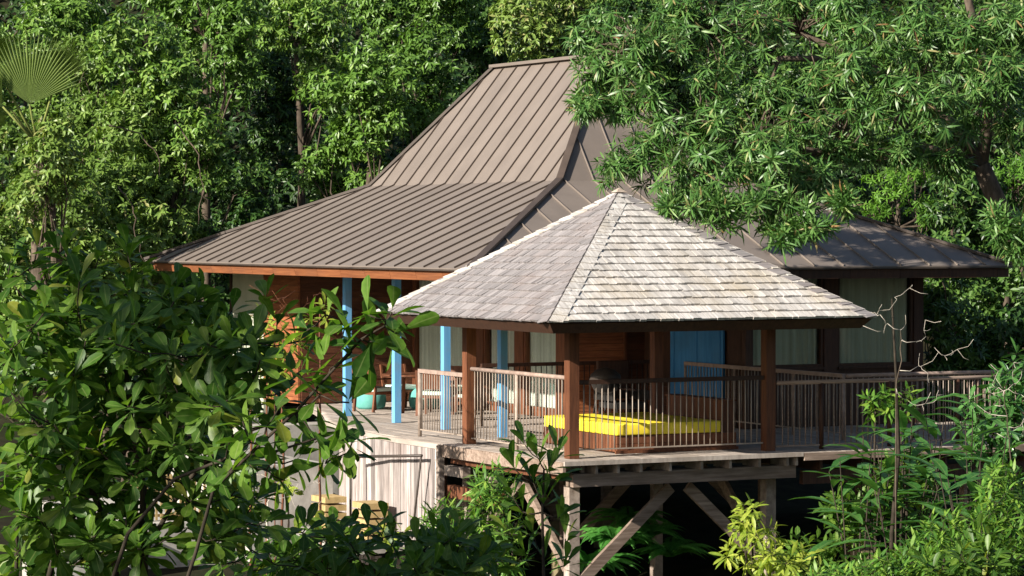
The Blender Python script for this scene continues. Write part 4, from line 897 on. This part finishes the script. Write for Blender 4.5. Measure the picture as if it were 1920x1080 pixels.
# ginger-like plants with very long leaves
def ginger(px, py, d, seed, label, spread=85, nst=7, L=.85, mat='lf_ginger'):
    r = np.random.default_rng(seed); c = at(px, py, d); gz = float(ground_z(c[0], c[1])); t = thing('ginger_plant', label, 'plant', (c[0], c[1], gz), 'long-leaved ginger plants at the lower right')
    vs = []
    for k in range(6):
        me = leaf_mesh('leaf', np.zeros((1, 3)), np.array([[1., 0, 0]]), np.array([[0, 0, 1.]]), 1.0, .22, 'long', .15+.07*k, np.array([k/6]), r); me.materials.append(M[mat]); vs.append(me)
    for s in range(nst):
        a = r.random()*6.28; top = Vector(at(px+spread*r.uniform(-1, 1), py+40*r.uniform(-1, 1), d+.4*r.normal())); base = Vector((c[0]+.15*math.cos(a), c[1]+.15*math.sin(a), gz))
        mid = base.lerp(top, .5)+Vector((0, 0, .15)); Geo().tube([base, mid, top], [.016, .012, .007], 6).make('stem', M['bark_dark'], t, True)
        for k in range(7):
            f = .45+.55*k/6; p = base.lerp(mid, f*2) if f < .5 else mid.lerp(top, f*2-1); an = k*2.4+a; el = r.uniform(-.1, .55)+.4*(k/6)
            D = norm(np.array([math.cos(an), math.sin(an), el])); Nn = np.array([0, 0, 1.]); D_, S, N2 = leaf_frames(None, D[None], Nn[None]); x_, y_, z_ = D_[0], -S[0], N2[0]; sc_ = L*r.uniform(.7, 1.1)
            o = bpy.data.objects.new('leaf', vs[int(r.integers(6))]); col.objects.link(o); o.parent = t
            o.matrix_basis = Matrix([[x_[i]*sc_, y_[i]*sc_, z_[i]*sc_, p[i]-(c[0], c[1], gz)[i]] for i in range(3)]+[[0, 0, 0, 1]])
for a in ((1610,850,43,41,'dark ginger-like plant in the shade under the deck edge, left of the thin trunk'), (1700,800,43.5,42,'ginger-like plant around the thin bare trunk before the right railing'), (1810,800,43,43,'ginger-like plant with sunlit upper leaves before the right railings'), (1830,890,40,44,'sunlit ginger-like plant with spreading leaves just above the bright shrub'), (1690,930,43,45,'dark ginger-like plant low in the shade beside the thin trunk')): ginger(*a)
# ferns below the gazebo
def fern(px, py, d, seed, label, n=30, L=.95):
    r = np.random.default_rng(seed); c = at(px, py, d); t = thing('fern', label, 'fern', tuple(c), 'lush green ferns beneath the gazebo deck')
    for k in range(n):
        an = r.random()*6.28; L_ = L*r.uniform(.7, 1.15); el = r.uniform(.7, 1.3); dx, dy = math.cos(an), math.sin(an); pts = []
        for j in range(9):
            f = j/8; pts.append(np.array([c[0]+dx*L_*f*math.cos(el*.6), c[1]+dy*L_*f*math.cos(el*.6), c[2]+L_*(f*math.sin(el)-.75*f*f)]))
        P2 = []; D2 = []; N2 = []; W2 = []
        for j in range(1, 46):
            f = j/46*8; i0 = int(f); p = pts[i0]*(1-(f-i0))+pts[min(i0+1, 8)]*(f-i0); tg = norm((pts[min(i0+1, 8)]-pts[i0])[None])[0]; sd = norm(np.cross(tg, [0, 0, 1.])[None])[0]
            for s in (-1, 1): P2.append(p); D2.append(sd*s+tg*.5+np.array([0, 0, -.15])); N2.append(np.cross(sd, tg)+np.array([0, 0, .3])); W2.append(math.sin(math.pi*min(.98, .12+j/50)))
        me = leaf_mesh('frond', np.array(P2), np.array(D2), np.array(N2), .20*np.array(W2)*.75, .022, 'lance', .15, np.full(len(P2), r.random()), r)
        link('frond', me, M['lf_fern'], t)
for a in ((1150,1020,47,51,'lush fern just right of the near support post'), (1215,1010,48,52,'lush fern under the middle of the gazebo deck'), (1255,1045,47.5,53,'fern at the bottom edge below the diagonal brace'), (1110,1065,46.8,54,'fern at the bottom edge against the near support post'), (1180,985,49,55,'fern further back under the gazebo deck')): fern(*a)
# bare twiggy shrubs
def bare(name, label, root, ends, d, seed, mat='bark_pale', rr=.02):
    r = np.random.default_rng(seed); b = Vector(at(*root)); gz = float(ground_z(b.x, b.y)); t = thing(name, label, 'shrub', (b.x, b.y, gz), 'bare twiggy shrubs by the right railings')
    stem = [Vector((b.x, b.y, gz)), b, Vector(at(*ends[0]))]; 
    dn = [stem[0].lerp(stem[1], k/6) for k in range(6)]+[stem[1].lerp(stem[2], k/6)+Vector(r.normal(size=3)*.015) for k in range(7)]
    rr *= .7 if d < 43 else 1.0; Geo().tube(dn, list(np.linspace(rr, rr*.35, len(dn))), 7).make('stem', M['bark' if (mat == 'bark_pale' and d < 43) else mat], t, True)
    tips = [at(*e) for e in ends[1:]]; extra = []
    for e in tips:
        for _ in range(4): extra.append(e+r.normal(size=3)*np.array([.16, .16, .16]))
    g = Geo(); skeleton(g, [(p, rr*.6) for p in dn[4:]], tips+extra, r, .0028, wig=.18); g.make('twigs', M[mat], t, True)
bare('bare_shrub', 'pale leafless twiggy shrub with side branches before the right wing window', (1680,730,42), [(1690,620,42),(1705,540,42),(1660,610,42),(1720,640,42),(1760,660,42),(1795,655,42),(1740,700,42),(1770,740,42),(1720,760,42),(1735,600,42),(1650,590,42)], 42, 61)
bare('bare_shrub', 'leafless white-barked shrub at the right edge beside the railing end', (1895,860,40), [(1880,740,40),(1905,690,40),(1865,760,40),(1915,740,40),(1900,720,40),(1860,720,40),(1890,800,40),(1915,800,40)], 40, 62)
bare('bare_shrub', 'leafless brown twigs standing before the wood panel at the left end of the house', (515,660,46), [(520,590,46),(530,560,46),(555,580,46),(575,570,46),(505,560,46),(590,565,46),(545,600,46)], 46, 63, 'brown', .012)
bare('bare_shrub', 'pale leafless young trees before the grey concrete block', (505,1040,44), [(500,940,44),(528,900,44),(545,930,44),(560,960,44),(600,905,44),(490,890,44)], 44, 64, 'bark_pale', .03)
o = Geo().tube([at(1668,1250,42.5), at(1672,1000,42.4), at(1685,850,42.3), at(1680,700,42.2), at(1672,560,42.1)], [.035, .032, .028, .02, .01], 8).make('thin_trunk', M['bark_dark'], None, True); tag(o, 'thin grey-brown tree trunk rising before the right railing among the ginger plants', 'tree')
# unseen tree added outside the frame on the left to shade the foreground leaves
shade_c = at(250, 760, 15.2)+np.array(SUN)*9
def added_shade_tree():
    r = np.random.default_rng(99); t = thing('added_shade_tree', 'tall broad tree standing outside the picture to the left of the foreground', 'tree', (shade_c[0], shade_c[1], -3.3))
    blobs = [(shade_c+np.array([0, 0, .4])+r.normal(size=3)*np.array([1.0, 1.0, .8]), 1.25) for _ in range(5)]
    subs = sub_blobs(blobs, r, 10, .4); P, A = tips_on(subs, 14, r); B, D, Nn, _ = rosettes(P, A, 8, r, 30, 100, .2); n = len(B)
    tag(link('crown', leaf_mesh('crown', B, D, Nn, .22, .09, 'ovate', .2, None, r), M['lf_fg'], t), kind='stuff')
    Geo().tube([(shade_c[0], shade_c[1], -3.4), tuple(shade_c)], [.22, .12], 10).make('trunk', M['bark'], t, True)
added_shade_tree()
